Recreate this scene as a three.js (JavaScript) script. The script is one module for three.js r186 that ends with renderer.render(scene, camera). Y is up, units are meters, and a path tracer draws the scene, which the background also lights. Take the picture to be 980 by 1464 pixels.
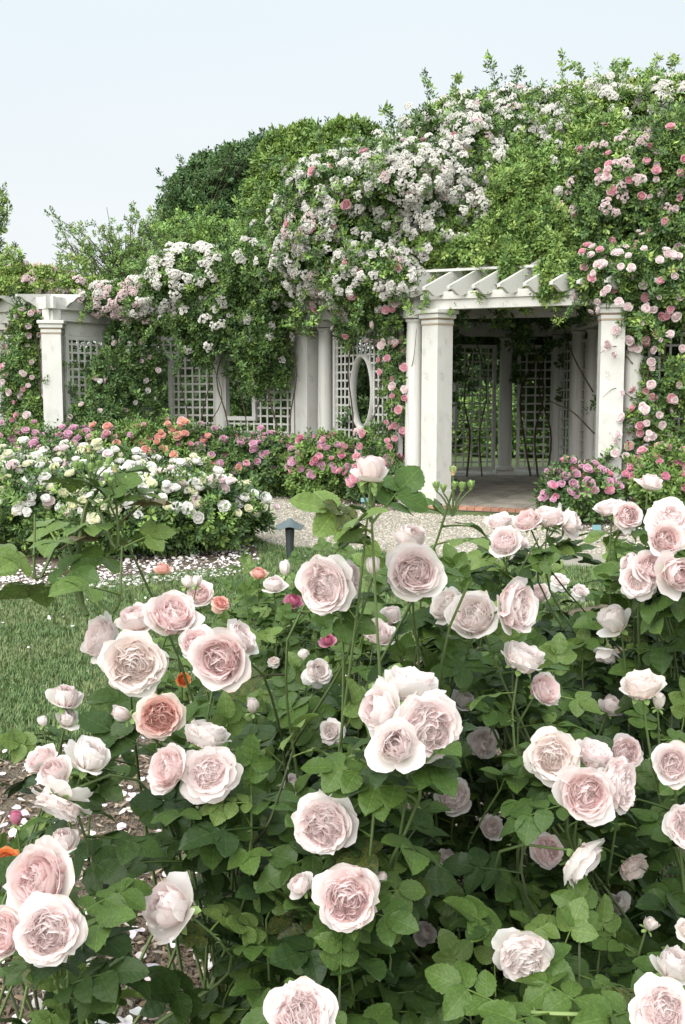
import * as THREE from 'three';
import { mergeGeometries } from 'three/addons/utils/BufferGeometryUtils.js';
import { createNoise3D } from 'simplex-noise';

// ---------------------------------------------------------------- camera, sky, sun, exposure
const EYE = 1.56, PITCH = THREE.MathUtils.degToRad(6.38), F = 1565;
const scene = new THREE.Scene();
const camera = new THREE.PerspectiveCamera(50.13, 685 / 1024, 0.05, 900);
camera.position.set(0, EYE, 0);
camera.rotation.x = -PITCH;
const renderer = new THREE.WebGLRenderer({ antialias: true });
renderer.toneMapping = THREE.LinearToneMapping;
renderer.toneMappingExposure = 3.95;
renderer.shadowMap.enabled = true;
{ // thin bright overcast: pale blue overhead, whiter towards the horizon
  const W = 512, H = 256, a = new Float32Array(W * H * 4), n3 = createNoise3D(() => 0.37);
  for (let j = 0; j < H; j++) for (let i = 0; i < W; i++) {
    const el = ((j + 0.5) / H - 0.5) * Math.PI, az = (i / W) * Math.PI * 2;
    const x = Math.cos(el) * Math.cos(az), y = Math.sin(el), z = Math.cos(el) * Math.sin(az);
    const up = Math.max(0, y), k = 1 - Math.exp(-up * 2.4);
    const c = 0.5 + 0.5 * n3(x * 1.6, y * 4.5, z * 1.6), c2 = 0.5 + 0.5 * n3(x * 4 + 9, y * 11, z * 4);
    const cl = 0.65 * c + 0.35 * c2;
    let r = 0.237 - 0.060 * k + 0.011 * cl, g = 0.238 - 0.016 * k + 0.008 * cl, b = 0.240 + 0.008 * k + 0.005 * cl;
    if (y < 0) { r = 0.10; g = 0.115; b = 0.08; }
    const o = (j * W + i) * 4; a[o] = r; a[o + 1] = g; a[o + 2] = b; a[o + 3] = 1;
  }
  const sky = new THREE.DataTexture(a, W, H, THREE.RGBAFormat, THREE.FloatType);
  sky.mapping = THREE.EquirectangularReflectionMapping; sky.magFilter = THREE.LinearFilter; sky.needsUpdate = true;
  scene.background = sky; scene.environment = sky;
}
const sun = new THREE.DirectionalLight(new THREE.Color().setRGB(1, 0.972, 0.925), 1.5);
sun.position.set(-11, 25, 13); sun.target.position.set(0, 0, -9);
sun.castShadow = true; sun.shadow.radius = 150; sun.shadow.mapSize.set(2048, 2048);
Object.assign(sun.shadow.camera, { left: -16, right: 16, top: 16, bottom: -16, near: 1, far: 90 });
scene.add(sun, sun.target);

// ---------------------------------------------------------------- helpers
function rngOf(seed) { let s = seed >>> 0; return () => { s = (s + 0x6D2B79F5) | 0; let t = Math.imul(s ^ (s >>> 15), 1 | s); t = (t + Math.imul(t ^ (t >>> 7), 61 | t)) ^ t; return ((t ^ (t >>> 14)) >>> 0) / 4294967296; }; }
const V = (x, y, z) => new THREE.Vector3(x, y, z);
const lerp = (a, b, t) => a + (b - a) * t, clamp = (x, a, b) => Math.min(b, Math.max(a, x));
const noise = createNoise3D(rngOf(77));
const rgb = (r, g, b) => new THREE.Color().setRGB(r, g, b);
const SP = Math.sin(PITCH), CP = Math.cos(PITCH);
function ray(px, py) { const a = (px - 490) / F, b = -(py - 732) / F; return [a, b * CP - SP, -b * SP - CP]; }
function P(px, py, d) { const r = ray(px, py), t = d / -r[2]; return V(r[0] * t, EYE + r[1] * t, -d); }   // a point d metres ahead
function G(px, py, y = 0) { const r = ray(px, py), t = (y - EYE) / r[1]; return V(r[0] * t, y, r[2] * t); } // a point on the ground
function GX(px, d) { return V((px - 490) / F * d * 1.0, 0, -d); }
const taken = {};
function numbered(name) { const n = taken[name] = (taken[name] ?? -1) + 1; return n ? name + '_' + String(n).padStart(3, '0') : name; }
function thing(name, label, category, pos = [0, 0, 0], group) {
  const o = new THREE.Group(); o.name = numbered(name); o.position.set(...pos); o.userData = { label, category };
  if (group) o.userData.group = group; scene.add(o); return o;
}
function mesh(name, geo, mat, parent, kind) { const m = new THREE.Mesh(geo, mat); m.name = name; m.castShadow = m.receiveShadow = true; if (kind) m.userData.kind = kind; parent.add(m); return m; }
function structure(name, geo, mat) { const m = mesh(name, geo, mat, scene, 'structure'); return m; }
function instanced(name, geo, mat, list, parent, kind = 'stuff') { // list: [matrix, color]
  const im = new THREE.InstancedMesh(geo, mat, list.length); im.name = name; im.castShadow = im.receiveShadow = true;
  list.forEach(([m, c], i) => { im.setMatrixAt(i, m); if (c) im.setColorAt(i, c); });
  im.userData.kind = kind; parent.add(im); return im;
}
const _m = new THREE.Matrix4(), _q = new THREE.Quaternion();
function mat4(pos, quat, s) { return new THREE.Matrix4().compose(pos, quat, typeof s === 'number' ? V(s, s, s) : s); }
function quatTo(up, spin = 0) { const q = new THREE.Quaternion().setFromUnitVectors(V(0, 1, 0), up.clone().normalize()); return q.multiply(new THREE.Quaternion().setFromAxisAngle(V(0, 1, 0), spin)); }
function quatXY(x, y) { // local x along x, local y as near y as it can be
  const X = x.clone().normalize(), Z = X.clone().cross(y).normalize(), Y = Z.clone().cross(X); return new THREE.Quaternion().setFromRotationMatrix(new THREE.Matrix4().makeBasis(X, Y, Z));
}
function pick(rng, arr) { return arr[Math.floor(rng() * arr.length) % arr.length]; }
function tint(rng, c, dv = 0.2, dh = 0.06) { const k = 1 + (rng() - 0.5) * 2 * dv, h = (rng() - 0.5) * 2 * dh; return rgb(c.r * k * (1 + h), c.g * k, c.b * k * (1 - h)); }
function geoOf(pos, idx, col, uv) {
  const g = new THREE.BufferGeometry(); g.setAttribute('position', new THREE.Float32BufferAttribute(pos, 3));
  if (col) g.setAttribute('color', new THREE.Float32BufferAttribute(col, 3));
  if (uv) g.setAttribute('uv', new THREE.Float32BufferAttribute(uv, 2));
  g.setIndex(idx); g.computeVertexNormals(); return g;
}
function tube(pts, r0, r1, radial = 6, seg = 12, wob = 0) { // a tapered, slightly knotty cane along a spline
  const c = new THREE.CatmullRomCurve3(pts), pos = [], idx = [], uv = []; let n = V(0, 0, 1), L = c.getLength();
  for (let i = 0; i <= seg; i++) {
    const t = i / seg, p = c.getPointAt(t), T = c.getTangentAt(t); n = n.clone().addScaledVector(T, -n.dot(T)); if (n.lengthSq() < 1e-6) n = V(1, 0, 0.01).addScaledVector(T, -T.x); n.normalize();
    const b = T.clone().cross(n), r = lerp(r0, r1, t) * (1 + wob * Math.sin(i * 2.6 + pts[0].x * 40));
    for (let k = 0; k <= radial; k++) { const a = k / radial * Math.PI * 2, x = Math.cos(a) * r, y = Math.sin(a) * r; pos.push(p.x + n.x * x + b.x * y, p.y + n.y * x + b.y * y, p.z + n.z * x + b.z * y); uv.push(k / radial, t * L * 8); }
  }
  for (let i = 0; i < seg; i++) for (let k = 0; k < radial; k++) { const a = i * (radial + 1) + k, b = a + radial + 1; idx.push(a, b, a + 1, b, b + 1, a + 1); }
  return geoOf(pos, idx, null, uv);
}
function tex(size, fn, { srgb = true, repeat } = {}) { // fn(u, v) -> [r, g, b] in linear 0..1, wraps
  const a = new Uint8Array(size * size * 4), e = x => { x = clamp(x, 0, 1); return 255 * (srgb ? (x < 0.0031308 ? 12.92 * x : 1.055 * Math.pow(x, 1 / 2.4) - 0.055) : x); };
  for (let j = 0; j < size; j++) for (let i = 0; i < size; i++) { const c = fn(i / size, j / size), o = (j * size + i) * 4; a[o] = e(c[0]); a[o + 1] = e(c[1]); a[o + 2] = e(c[2]); a[o + 3] = 255; }
  const t = new THREE.DataTexture(a, size, size); t.magFilter = THREE.LinearFilter; t.minFilter = THREE.LinearMipmapLinearFilter; t.generateMipmaps = true; t.wrapS = t.wrapT = THREE.RepeatWrapping;
  if (srgb) t.colorSpace = THREE.SRGBColorSpace; if (repeat) t.repeat.set(repeat, repeat); t.needsUpdate = true; return t;
}
function wrapNoise(u, v, f, s = 0) { const a = u * Math.PI * 2, b = v * Math.PI * 2, k = f / (Math.PI * 2); return 0.5 + 0.5 * noise(Math.cos(a) * k + s * 3.1 + Math.cos(b) * k * 0.37, Math.sin(a) * k + Math.cos(b) * k, Math.sin(b) * k + s); }
const std = (o) => new THREE.MeshStandardMaterial({ side: THREE.DoubleSide, roughness: 0.8, ...o });
const phys = (o) => new THREE.MeshPhysicalMaterial({ side: THREE.DoubleSide, roughness: 0.8, ...o });

// ---------------------------------------------------------------- petals, blooms
function petalInto(buf, o) {
  const { az, r0, z0 = 0, L, hw, phi0, phi1, curl = 0, wrap = 1, wave = 0.03, nu = 6, nv = 6, ca, cb, rng, notch = 0.03 } = o;
  const N = 24, R = [r0], Z = [z0]; let r = r0, z = z0;
  for (let i = 0; i < N; i++) { const v = (i + 0.5) / N, s = v * v * (3 - 2 * v), ph = phi0 + (phi1 - phi0) * s + curl * Math.pow(v, 4); r += Math.sin(ph) * L / N; z += Math.cos(ph) * L / N; R.push(r); Z.push(z); }
  const at = (A, v) => { const x = clamp(v, 0, 1) * N, i = Math.min(N - 1, Math.floor(x)); return lerp(A[i], A[i + 1], x - i); };
  const p1 = rng() * 6.3, p2 = rng() * 6.3, skew = (rng() - 0.5) * 0.25, base = buf.pos.length / 3, ca_ = Math.cos(az), sa = Math.sin(az);
  for (let j = 0; j <= nv; j++) for (let i = 0; i <= nu; i++) {
    const v = j / nv, u = i / nu * 2 - 1;
    const ve = v * (1 - 0.17 * u * u - notch * Math.exp(-u * u * 30) * v - 0.035 * Math.sin(u * 7 + p2) * v);
    const w = hw * (0.22 + 0.78 * Math.pow(Math.sin(Math.PI / 2 * Math.min(1, v * 1.3)), 0.9)) * (1 - 0.1 * Math.max(0, v - 0.75) * 4 * Math.abs(u));
    let rr = at(R, ve), zz = at(Z, ve); const Rw = wrap * (Math.abs(rr) + 0.16), an = clamp(u * w / Rw, -1.9, 1.9) + skew * v;
    const rf = wave * v * v * (Math.sin(u * 4.2 + p1) + 0.6 * Math.sin(u * 9 + p2)) * (0.35 + Math.abs(u));
    const x = rr - Rw * (1 - Math.cos(an)) + rf, y = Rw * Math.sin(an); zz += rf * 0.8;
    buf.pos.push(x * ca_ - y * sa, zz, x * sa + y * ca_);
    const k = Math.pow(v, 1.3), br = o.tip && j === nv ? clamp(.5 + Math.sin(u * 6 + p1) * .8, 0, 1) * o.tip : 0; buf.col.push(lerp(lerp(ca.r, cb.r, k), .62, br), lerp(lerp(ca.g, cb.g, k), .44, br), lerp(lerp(ca.b, cb.b, k), .26, br));
  }
  const w = nu + 1; for (let j = 0; j < nv; j++) for (let i = 0; i < nu; i++) { const a = base + j * w + i; buf.idx.push(a, a + w, a + 1, a + w, a + w + 1, a + 1); }
}
function sheetInto(buf, o) { // a small folded petal standing in the heart of a rosette
  const { x, y, ang, H, W, bend, lean, z0, ca, cb, rng, ns = 6, nv = 4 } = o, base = buf.pos.length / 3, c = Math.cos(ang), s = Math.sin(ang), p = rng() * 6.3, S = (rng() - 0.5) * 0.4;
  for (let j = 0; j <= nv; j++) for (let i = 0; i <= ns; i++) {
    const v = j / nv, u = i / ns * 2 - 1, l = u * W * (0.45 + 0.55 * Math.sin(Math.PI / 2 * Math.min(1, v * 1.4)));
    const n = bend * u * u + S * W * u * u * u + lean * v * v + 0.028 * v * Math.sin(u * 4 + p), h = z0 + H * v * (1 - 0.16 * u * u) - 0.05 * Math.max(0, v - 0.7) * 3;
    buf.pos.push(x + l * c - n * s, h, y + l * s + n * c); const k = v * v; buf.col.push(lerp(ca.r, cb.r, k), lerp(ca.g, cb.g, k), lerp(ca.b, cb.b, k));
  }
  const w = ns + 1; for (let j = 0; j < nv; j++) for (let i = 0; i < ns; i++) { const a = base + j * w + i; buf.idx.push(a, a + w, a + 1, a + w, a + w + 1, a + 1); }
}
const D2R = Math.PI / 180, newBuf = () => ({ pos: [], idx: [], col: [] }), done = b => geoOf(b.pos, b.idx, b.col);
// rings: [count, length, half width, phi0, phi1, curl (degrees), r0, z0]; outer rings first. Unit radius about 1.
const FORMS = {
  open: { rings: [[5, 1.14, .68, 90, 52, 58, .05, .04], [6, 1.08, .64, 84, 24, 62, .06, .06], [7, 1.0, .56, 78, 12, 54, .08, .08], [8, .92, .48, 72, 6, 46, .1, .1]], sheets: 118, rad: .8, top: .76 },
  cup: { rings: [[5, 1.15, .72, 86, 10, 64, .05, .04], [5, 1.08, .68, 76, -2, 44, .06, .06], [6, 1.0, .58, 68, -6, 34, .08, .08], [7, .9, .5, 60, -8, 24, .1, .1]], sheets: 66, rad: .6, top: .8 },
  half: { rings: [[3, 1.1, .7, 80, 26, 70, .04, .04], [5, 1.12, .64, 62, -14, 34, .05, .05], [5, 1.08, .58, 52, -24, 14, .06, .06], [6, 1.0, .5, 42, -24, 8, .06, .08], [6, .95, .4, 32, -20, 2, .06, .1]], sheets: 22, rad: .28, top: .86 },
  bud: { rings: [[3, 1.2, .56, 46, -24, 26, .03, .03], [4, 1.2, .5, 38, -30, 4, .03, .04], [4, 1.15, .4, 26, -26, 0, .03, .05], [4, 1.1, .28, 14, -18, 0, .02, .06]], sheets: 0, rad: .1, top: .8 },
  blown: { rings: [[4, 1.2, .7, 104, 128, 26, .05, .02], [5, 1.1, .62, 86, 50, 56, .06, .06], [6, .98, .54, 76, 24, 52, .08, .1], [7, .86, .48, 66, 14, 40, .1, .12]], sheets: 88, rad: .74, top: .66 },
};
function bloomGeo(form, seed, pal, lod = 0) {
  const f = FORMS[form], rng = rngOf(seed * 7919 + 13), heart = newBuf(), outer = [], nR = f.rings.length, seg = [8, 4, 2][lod];
  f.rings.forEach(([n, L, hw, p0, p1, cu, r0, z0], k) => {
    const q = k / (nR - 1), off = rng() * 6.28; if (lod) n = Math.max(3, n - 2 * lod); hw *= lod ? 1.25 : 1;
    for (let i = 0; i < n; i++) {
      const b = (lod === 0 && k < 2) ? newBuf() : heart, jit = (k < 2 ? 16 : 9) * D2R;
      const cb = pal.edge.clone().lerp(pal.heart, clamp(q * 0.8 + (rng() - .5) * .14, 0, 1)), ca = pal.base.clone().lerp(pal.deep, q);
      petalInto(b, { az: off + (i + (rng() - .5) * .5) / n * 6.283, r0, z0: z0 + (rng() - .5) * .03, L: L * (1 + (rng() - .5) * .16), hw: hw * (1 + (rng() - .5) * .16), phi0: p0 * D2R + (rng() - .5) * jit, phi1: p1 * D2R + (rng() - .5) * 2 * jit, curl: cu * D2R * (.5 + rng()), wrap: 1 + rng() * .35, wave: .03 + .035 * rng(), nu: seg, nv: seg, ca, cb, rng, tip: lod === 0 && rng() < .16 ? .25 + rng() * .4 : 0 });
      if (b !== heart) outer.push(done(b));
    }
  });
  const nq = 4 + Math.floor(rng() * 2), ns = lod ? Math.floor(f.sheets / (lod === 1 ? 5 : 12)) : f.sheets, qo = rng() * 6;
  for (let i = 0; i < ns; i++) { // folded petals crowd into four or five quarters
    const qd = i % nq, a0 = qo + (qd + .5) / nq * 6.283, rr = f.rad * Math.sqrt((i + .6) / ns), a = a0 + (rng() - .5) * 6.283 / nq * 1.15, x = Math.cos(a) * rr, y = Math.sin(a) * rr;
    const odd = rng() < .14, fan = a + Math.PI / 2 + .6 * Math.sin(nq * a + qo) + (rng() - .5) * .6 + (odd ? 1.4 : 0), dome = 1 - .2 * (rr / f.rad) * (rr / f.rad) - .06 * Math.exp(-rr * rr * 30), H = (f.top - .1) * dome * (.9 + rng() * .17);
    sheetInto(heart, { x, y, ang: fan, H, W: (.2 + .13 * rng()) * (lod ? 1.3 : 1), bend: .05 + rng() * .13, lean: -.04 + rng() * .2, z0: .1, ca: pal.deep, cb: pal.heart.clone().lerp(pal.edge, .15 + rng() * .75), rng, ns: lod ? 2 : 7, nv: lod ? 2 : 5 });
  }
  if (ns && lod < 2) { // the bed of crowded petals that the upper ones rise from
    const N = 20, R = 6, h0 = .1 + (f.top - .1) * .62, b0 = heart.pos.length / 3, cc = pal.heart.clone().lerp(pal.deep, .2);
    for (let j = 0; j <= R; j++) for (let i = 0; i <= N; i++) { const a = i / N * 6.2832, q = j / R, r = f.rad * 1.02 * q, w = .035 * Math.sin(i * 1.9 + j * 2.3 + seed) + .03 * Math.sin(i * 3.7 + j); heart.pos.push(Math.cos(a) * r, h0 * (1 - .26 * q * q) + (i % N ? w : .035 * Math.sin(j * 2.3 + seed)) - (j === R ? .12 : 0), Math.sin(a) * r); heart.col.push(cc.r, cc.g, cc.b); }
    for (let j = 0; j < R; j++) for (let i = 0; i < N; i++) { const a = b0 + j * (N + 1) + i; heart.idx.push(a, a + 1, a + N + 1, a + N + 1, a + 1, a + N + 2); }
  }
  return { heart: done(heart), outer };
}
function calyxGeo() { // swollen hip and five narrow sepals bent back
  const rng = rngOf(5), b = newBuf(), g1 = rgb(1, 1, 1);
  for (let i = 0; i < 5; i++) petalInto(b, { az: i * 1.2566, r0: .04, z0: .02, L: .62, hw: .13, phi0: 80 * D2R, phi1: 118 * D2R, curl: .5, wrap: 1, wave: .02, nu: 2, nv: 5, ca: g1, cb: g1, rng, notch: -.2 });
  const s = done(b), hip = new THREE.LatheGeometry([[.001, -.26], [.06, -.25], [.1, -.16], [.115, -.08], [.09, 0], [.12, .05], [.001, .07]].map(p => new THREE.Vector2(...p)), 8); hip.deleteAttribute('uv');
  hip.setAttribute('color', new THREE.Float32BufferAttribute(new Float32Array(hip.attributes.position.count * 3).fill(1), 3));
  return mergeGeometries([s, hip]);
}
// ---------------------------------------------------------------- leaves
function leafletInto(buf, M, L, W, rng, rows = 10) {
  const base = buf.pos.length / 3, fold = .05 + rng() * .22, droop = .05 + rng() * .3, tw = (rng() - .5) * .5, p = V(0, 0, 0), cols = [-1, -.5, 0, .5, 1], ph = rng() * 6;
  for (let j = 0; j <= rows; j++) for (const c of cols) {
    const t = j / rows, h = W * .5 * Math.pow(Math.sin(Math.PI * Math.pow(t, .8)), .68) + .0001, ser = Math.abs(c) === 1 ? (j % 2 ? 1.045 : .955) : 1;
    const x = t * L, z = c * h * ser, y = Math.abs(z) * fold * 1.1 - droop * L * t * t + .03 * L * Math.sin(t * 7 + c * 2 + ph) * Math.abs(c) + tw * z * t + (Math.abs(c) === .5 ? .012 * L * Math.sin(t * 26) : 0);
    p.set(x, y, z).applyMatrix4(M); buf.pos.push(p.x, p.y, p.z); buf.uv.push(.5 + .5 * c * (h / (W * .5)) * .96, t);
  }
  for (let j = 0; j < rows; j++) for (let i = 0; i < 4; i++) { const a = base + j * 5 + i; buf.idx.push(a, a + 1, a + 5, a + 5, a + 1, a + 6); }
}
function compoundLeaf(seed, n = 5, rows = 14) { // unit length along +x, blade upwards
  const rng = rngOf(seed * 331 + 7), buf = { pos: [], idx: [], uv: [] }, droop = .12 + rng() * .3, pts = [], Y = x => .1 * x - droop * x * x, Lt = .42;
  for (let i = 0; i <= 4; i++) pts.push(V(i / 4 * .66, Y(i / 4 * .66), 0));
  const place = (x, yaw, L) => { const roll = (rng() - .5) * .7, e = new THREE.Euler(roll + (yaw ? -Math.sign(yaw) * .15 : 0), -yaw, Math.atan(.1 - 2 * droop * x) + (rng() - .5) * .25, 'YZX'); leafletInto(buf, new THREE.Matrix4().compose(V(x, Y(x), 0), new THREE.Quaternion().setFromEuler(e), V(1, 1, 1)), L, L * (.70 + rng() * .14), rng, rows); };
  place(.62, (rng() - .5) * .3, Lt * 1.08);
  const pairs = (n - 1) / 2; for (let k = 0; k < pairs; k++) { const x = .56 - .24 * k; for (const s of [-1, 1]) place(x + (rng() - .5) * .03, s * (1.0 + rng() * .3), Lt * (1 - .16 * k) * (.9 + rng() * .15)); }
  const g = geoOf(buf.pos, buf.idx, null, buf.uv), r = tube(pts, .016, .009, 4, 4); for (let i = 0; i < r.attributes.uv.count; i++) r.attributes.uv.setXY(i, .5, .3);
  return mergeGeometries([g, r]);
}
function sprigGeo(seed, n, len, wid, spread = 1) { // a far-off leafy tip: n folded leaflets round a short axis along +y
  const rng = rngOf(seed * 97 + 3), pos = [], idx = [], uv = [];
  for (let i = 0; i < n; i++) {
    const a = i * 2.4 + rng(), el = lerp(.1, 1.1, rng()) * spread, y0 = i / n, L = len * (.7 + rng() * .6), w = wid * (.7 + rng() * .5), d = V(Math.cos(a) * Math.cos(el), Math.sin(el), Math.sin(a) * Math.cos(el)), s = V(-Math.sin(a), (rng() - .5) * .8, Math.cos(a)).normalize(), nn = d.clone().cross(s).normalize(), b = pos.length / 3, o = V(0, y0 * .8, 0).addScaledVector(d, .12);
    const q = (t, k, f) => { const p = o.clone().addScaledVector(d, L * t).addScaledVector(s, w * k).addScaledVector(nn, f); pos.push(p.x, p.y, p.z); uv.push(.5 + k, t); };
    q(0, 0, 0); q(.45, -.5, .1 * w); q(.4, 0, -.05 * w); q(.45, .5, .1 * w); q(.75, -.34, .1 * w); q(.75, .34, .1 * w); q(1, 0, -.2 * w);
    idx.push(b, b + 1, b + 2, b, b + 2, b + 3, b + 1, b + 4, b + 2, b + 2, b + 5, b + 3, b + 2, b + 4, b + 6, b + 2, b + 6, b + 5);
  }
  return geoOf(pos, idx, null, uv);
}
// ---------------------------------------------------------------- materials
const leafTex = tex(256, (u, v) => { // midrib, side veins, mottling
  const c = Math.abs(u - .5) * 2, vein = Math.exp(-c * c * 900) * .55 + Math.max(0, 1 - Math.abs(((v * 7 - c * 2.3) % 1 + 1) % 1 - .5) * 16) * .2 * (1 - c), m = .82 + .3 * (wrapNoise(u, v, 9, 1) - .5) + .16 * (wrapNoise(u, v, 40, 2) - .5);
  return [clamp(m * .8 + vein * .5, 0, 1), clamp(m * .82 + vein * .38, 0, 1), clamp(m * .8 + vein * .3, 0, 1)];
});
const leafSpotTex = tex(256, (u, v) => { // the same leaf with black spot, yellowing and a brown edge
  const c = Math.abs(u - .5) * 2, vein = Math.exp(-c * c * 900) * .5, m = .8 + .3 * (wrapNoise(u, v, 9, 4) - .5), sp = clamp((.5 + .5 * noise(u * 9, v * 11, 21) - .74) * 9, 0, 1), ye = clamp((.5 + .5 * noise(u * 3, v * 3, 25) - .5) * 3, 0, 1);
  return [clamp(lerp(m * (.8 + 1.1 * ye), .22, sp) + vein * .3, 0, 1), clamp(lerp(m * (.8 + .25 * ye), .12, sp) + vein * .25, 0, 1), clamp(lerp(m * .8, .12, sp) + vein * .2, 0, 1)];
});
const leafBump = tex(256, (u, v) => { const c = Math.abs(u - .5) * 2, q = ((v * 7 - c * 2.3) % 1 + 1) % 1, pil = Math.sin(Math.PI * q), h = .35 + .4 * Math.pow(pil, .6) * (1 - .4 * c) - .3 * Math.exp(-c * c * 300) + .12 * wrapNoise(u, v, 60, 3); return [h, h, h]; }, { srgb: false });
const LEAF = (r, g, b, o = {}) => phys({ color: rgb(r, g, b), map: leafTex, bumpMap: leafBump, bumpScale: .0008, roughness: .5, transmission: .28, clearcoat: .22, clearcoatRoughness: .26, specularIntensity: .3, ...o });
const M = {};
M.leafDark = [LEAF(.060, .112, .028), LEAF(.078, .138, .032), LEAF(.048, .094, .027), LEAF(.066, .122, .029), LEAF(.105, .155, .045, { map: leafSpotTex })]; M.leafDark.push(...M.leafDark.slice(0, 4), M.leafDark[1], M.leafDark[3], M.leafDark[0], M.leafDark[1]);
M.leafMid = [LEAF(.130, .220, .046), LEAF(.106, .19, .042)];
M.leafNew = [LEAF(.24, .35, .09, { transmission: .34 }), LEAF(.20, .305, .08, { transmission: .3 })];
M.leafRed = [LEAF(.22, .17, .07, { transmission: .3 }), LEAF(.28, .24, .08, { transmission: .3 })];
M.leafAny = LEAF(1, 1, 1);
M.stem = std({ color: rgb(.115, .165, .055), roughness: .6 });
M.stemOld = std({ color: rgb(.085, .105, .05), roughness: .75 });
M.twig = std({ color: rgb(.10, .075, .05), roughness: .9 });
M.calyx = std({ color: rgb(.20, .30, .09), vertexColors: true, roughness: .65 });
const petalTex = tex(128, (u, v) => { const m = .955 + .07 * (wrapNoise(u, v, 8, 5) - .5) + .05 * (wrapNoise(u, v, 34, 6) - .5); return [m, m, m]; });
M.petal = phys({ color: rgb(1, 1, 1), vertexColors: true, roughness: .62, transmission: .42, sheen: .25, sheenRoughness: .6, sheenColor: rgb(1, .9, .9), specularIntensity: .35 });
M.foliage = std({ color: rgb(1, 1, 1), roughness: .55 });
M.foliageSoft = std({ color: rgb(1, 1, 1), roughness: .6 });
M.trunk = std({ color: rgb(.12, .10, .075), roughness: .95 });
const paintTex = tex(512, (u, v) => { // old white paint: faint grain, small grey weather stains
  const g = wrapNoise(u, v, 5, 8), f = .5 + .5 * noise(u * 60, v * 34, 10), s = .5 + .5 * noise(u * 7, v * 5.2, 9), st = clamp((s - .72) * 4, 0, 1) * clamp(f * 1.8 - .5, 0, 1), k = .94 + .07 * (g - .5) + .05 * (f - .5), al = clamp((.5 + .5 * noise(u * 3 + 4, v * 2.2, 3) - .66) * 3, 0, 1) * f;
  return [k * (1 - .34 * st - .10 * al), k * (1 - .34 * st - .05 * al), k * (1 - .4 * st - .14 * al)];
});
M.paint = std({ color: rgb(.66, .645, .61), map: paintTex, roughness: .55 });
M.paintGrey = M.paint;
M.rust = std({ color: rgb(.42, .30, .19), roughness: .85 });
// ---------------------------------------------------------------- ground, path, beds
function flat(pts, y, uvs = 1, sub = 0) { // a level sheet over a polygon of [x, z], uv in metres
  const s = new THREE.Shape(pts.map(p => new THREE.Vector2(p[0], -p[1]))), g = new THREE.ShapeGeometry(s, 6); g.rotateX(-Math.PI / 2); g.translate(0, y, 0);
  const uv = g.attributes.uv, p = g.attributes.position; for (let i = 0; i < uv.count; i++) uv.setXY(i, p.getX(i) * uvs, p.getZ(i) * uvs); return g;
}
const inside = (pts, x, z) => { let c = false; for (let i = 0, j = pts.length - 1; i < pts.length; j = i++) { const a = pts[i], b = pts[j]; if ((a[1] > z) !== (b[1] > z) && x < (b[0] - a[0]) * (z - a[1]) / (b[1] - a[1]) + a[0]) c = !c; } return c; };
const smooth = (pts, n = 6) => { const c = new THREE.CatmullRomCurve3(pts.map(p => V(p[0], 0, p[1])), true, 'centripetal'); return c.getPoints(pts.length * n).slice(0, -1).map(p => [p.x, p.z]); };
const xz = (px, py) => { const g = G(px, py); return [g.x, g.z]; };
const lawnTex = tex(512, (u, v) => { const a = wrapNoise(u, v, 6, 11), b = wrapNoise(u, v, 30, 12), c = .5 + .5 * noise(u * 230, v * 230, 4), k = .7 + .35 * (a - .5) + .3 * (b - .5) + .5 * (c - .5); return [k * .11 + .015 * a, k * .17, k * .055]; });
structure('lawn', (() => { const g = new THREE.PlaneGeometry(700, 700); g.rotateX(-Math.PI / 2); const uv = g.attributes.uv; for (let i = 0; i < uv.count; i++) uv.setXY(i, uv.getX(i) * 350, uv.getY(i) * 350); return g; })(), std({ map: lawnTex, roughness: .9 }));
const gravelTex = tex(1024, (u, v) => { const a = wrapNoise(u, v, 5, 14), c = .5 + .5 * noise(u * 150, v * 150, 6), d = .5 + .5 * noise(u * 330, v * 330, 9), k = .78 + .16 * (a - .5) + .34 * (c - .5) + .3 * (d - .5); return [k * .40, k * .365, k * .30]; });
const gravelBump = tex(512, (u, v) => { const k = .5 + .3 * noise(u * 75, v * 75, 6) + .2 * noise(u * 160, v * 160, 2); return [k, k, k]; }, { srgb: false });
for (const t of [gravelTex, gravelBump]) t.repeat.set(.5, .5);
const pathPts = smooth([xz(395, 782), xz(480, 786), xz(640, 800), xz(900, 815), [9, -9.6], [14, -9], [14, -12.4], [6.5, -12.4], xz(900, 752), xz(760, 741), xz(650, 737), xz(585, 733), xz(520, 724), xz(455, 712), xz(400, 706), xz(330, 697), xz(230, 691), [-7, -18.6], [-9, -17.6], xz(150, 712), xz(290, 716), xz(345, 742)], 5);
structure('gravel_path', flat(pathPts, .006), std({ map: gravelTex, bumpMap: gravelBump, bumpScale: .012, roughness: .95 }));
const mulchTex = tex(1024, (u, v) => { const a = wrapNoise(u, v, 6, 21), c = .5 + .5 * noise(u * 120, v * 60, 3), d = .5 + .5 * noise(u * 260 + 7, v * 200, 8), k = .5 + .5 * (a - .5) + .7 * (c - .5) + .6 * (d - .5); return [.05 + k * .19, .04 + k * .145, .028 + k * .10]; });
const mulchBump = tex(512, (u, v) => { const k = .5 + .3 * noise(u * 60, v * 35, 3) + .25 * noise(u * 120, v * 90, 5); return [k, k, k]; }, { srgb: false });
const mulchMat = std({ map: mulchTex, bumpMap: mulchBump, bumpScale: .02, roughness: .95 });
const bedNear = smooth([[-3.2, -3.7], xz(0, 1092), xz(120, 1062), xz(230, 1025), xz(330, 985), [.1, -6.0], [.9, -7.0], [2.2, -8.0], [4.2, -8.6], [6.5, -8], [6, -2], [2, .6], [-2, .4], [-3.6, -1.5]], 5);
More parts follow.
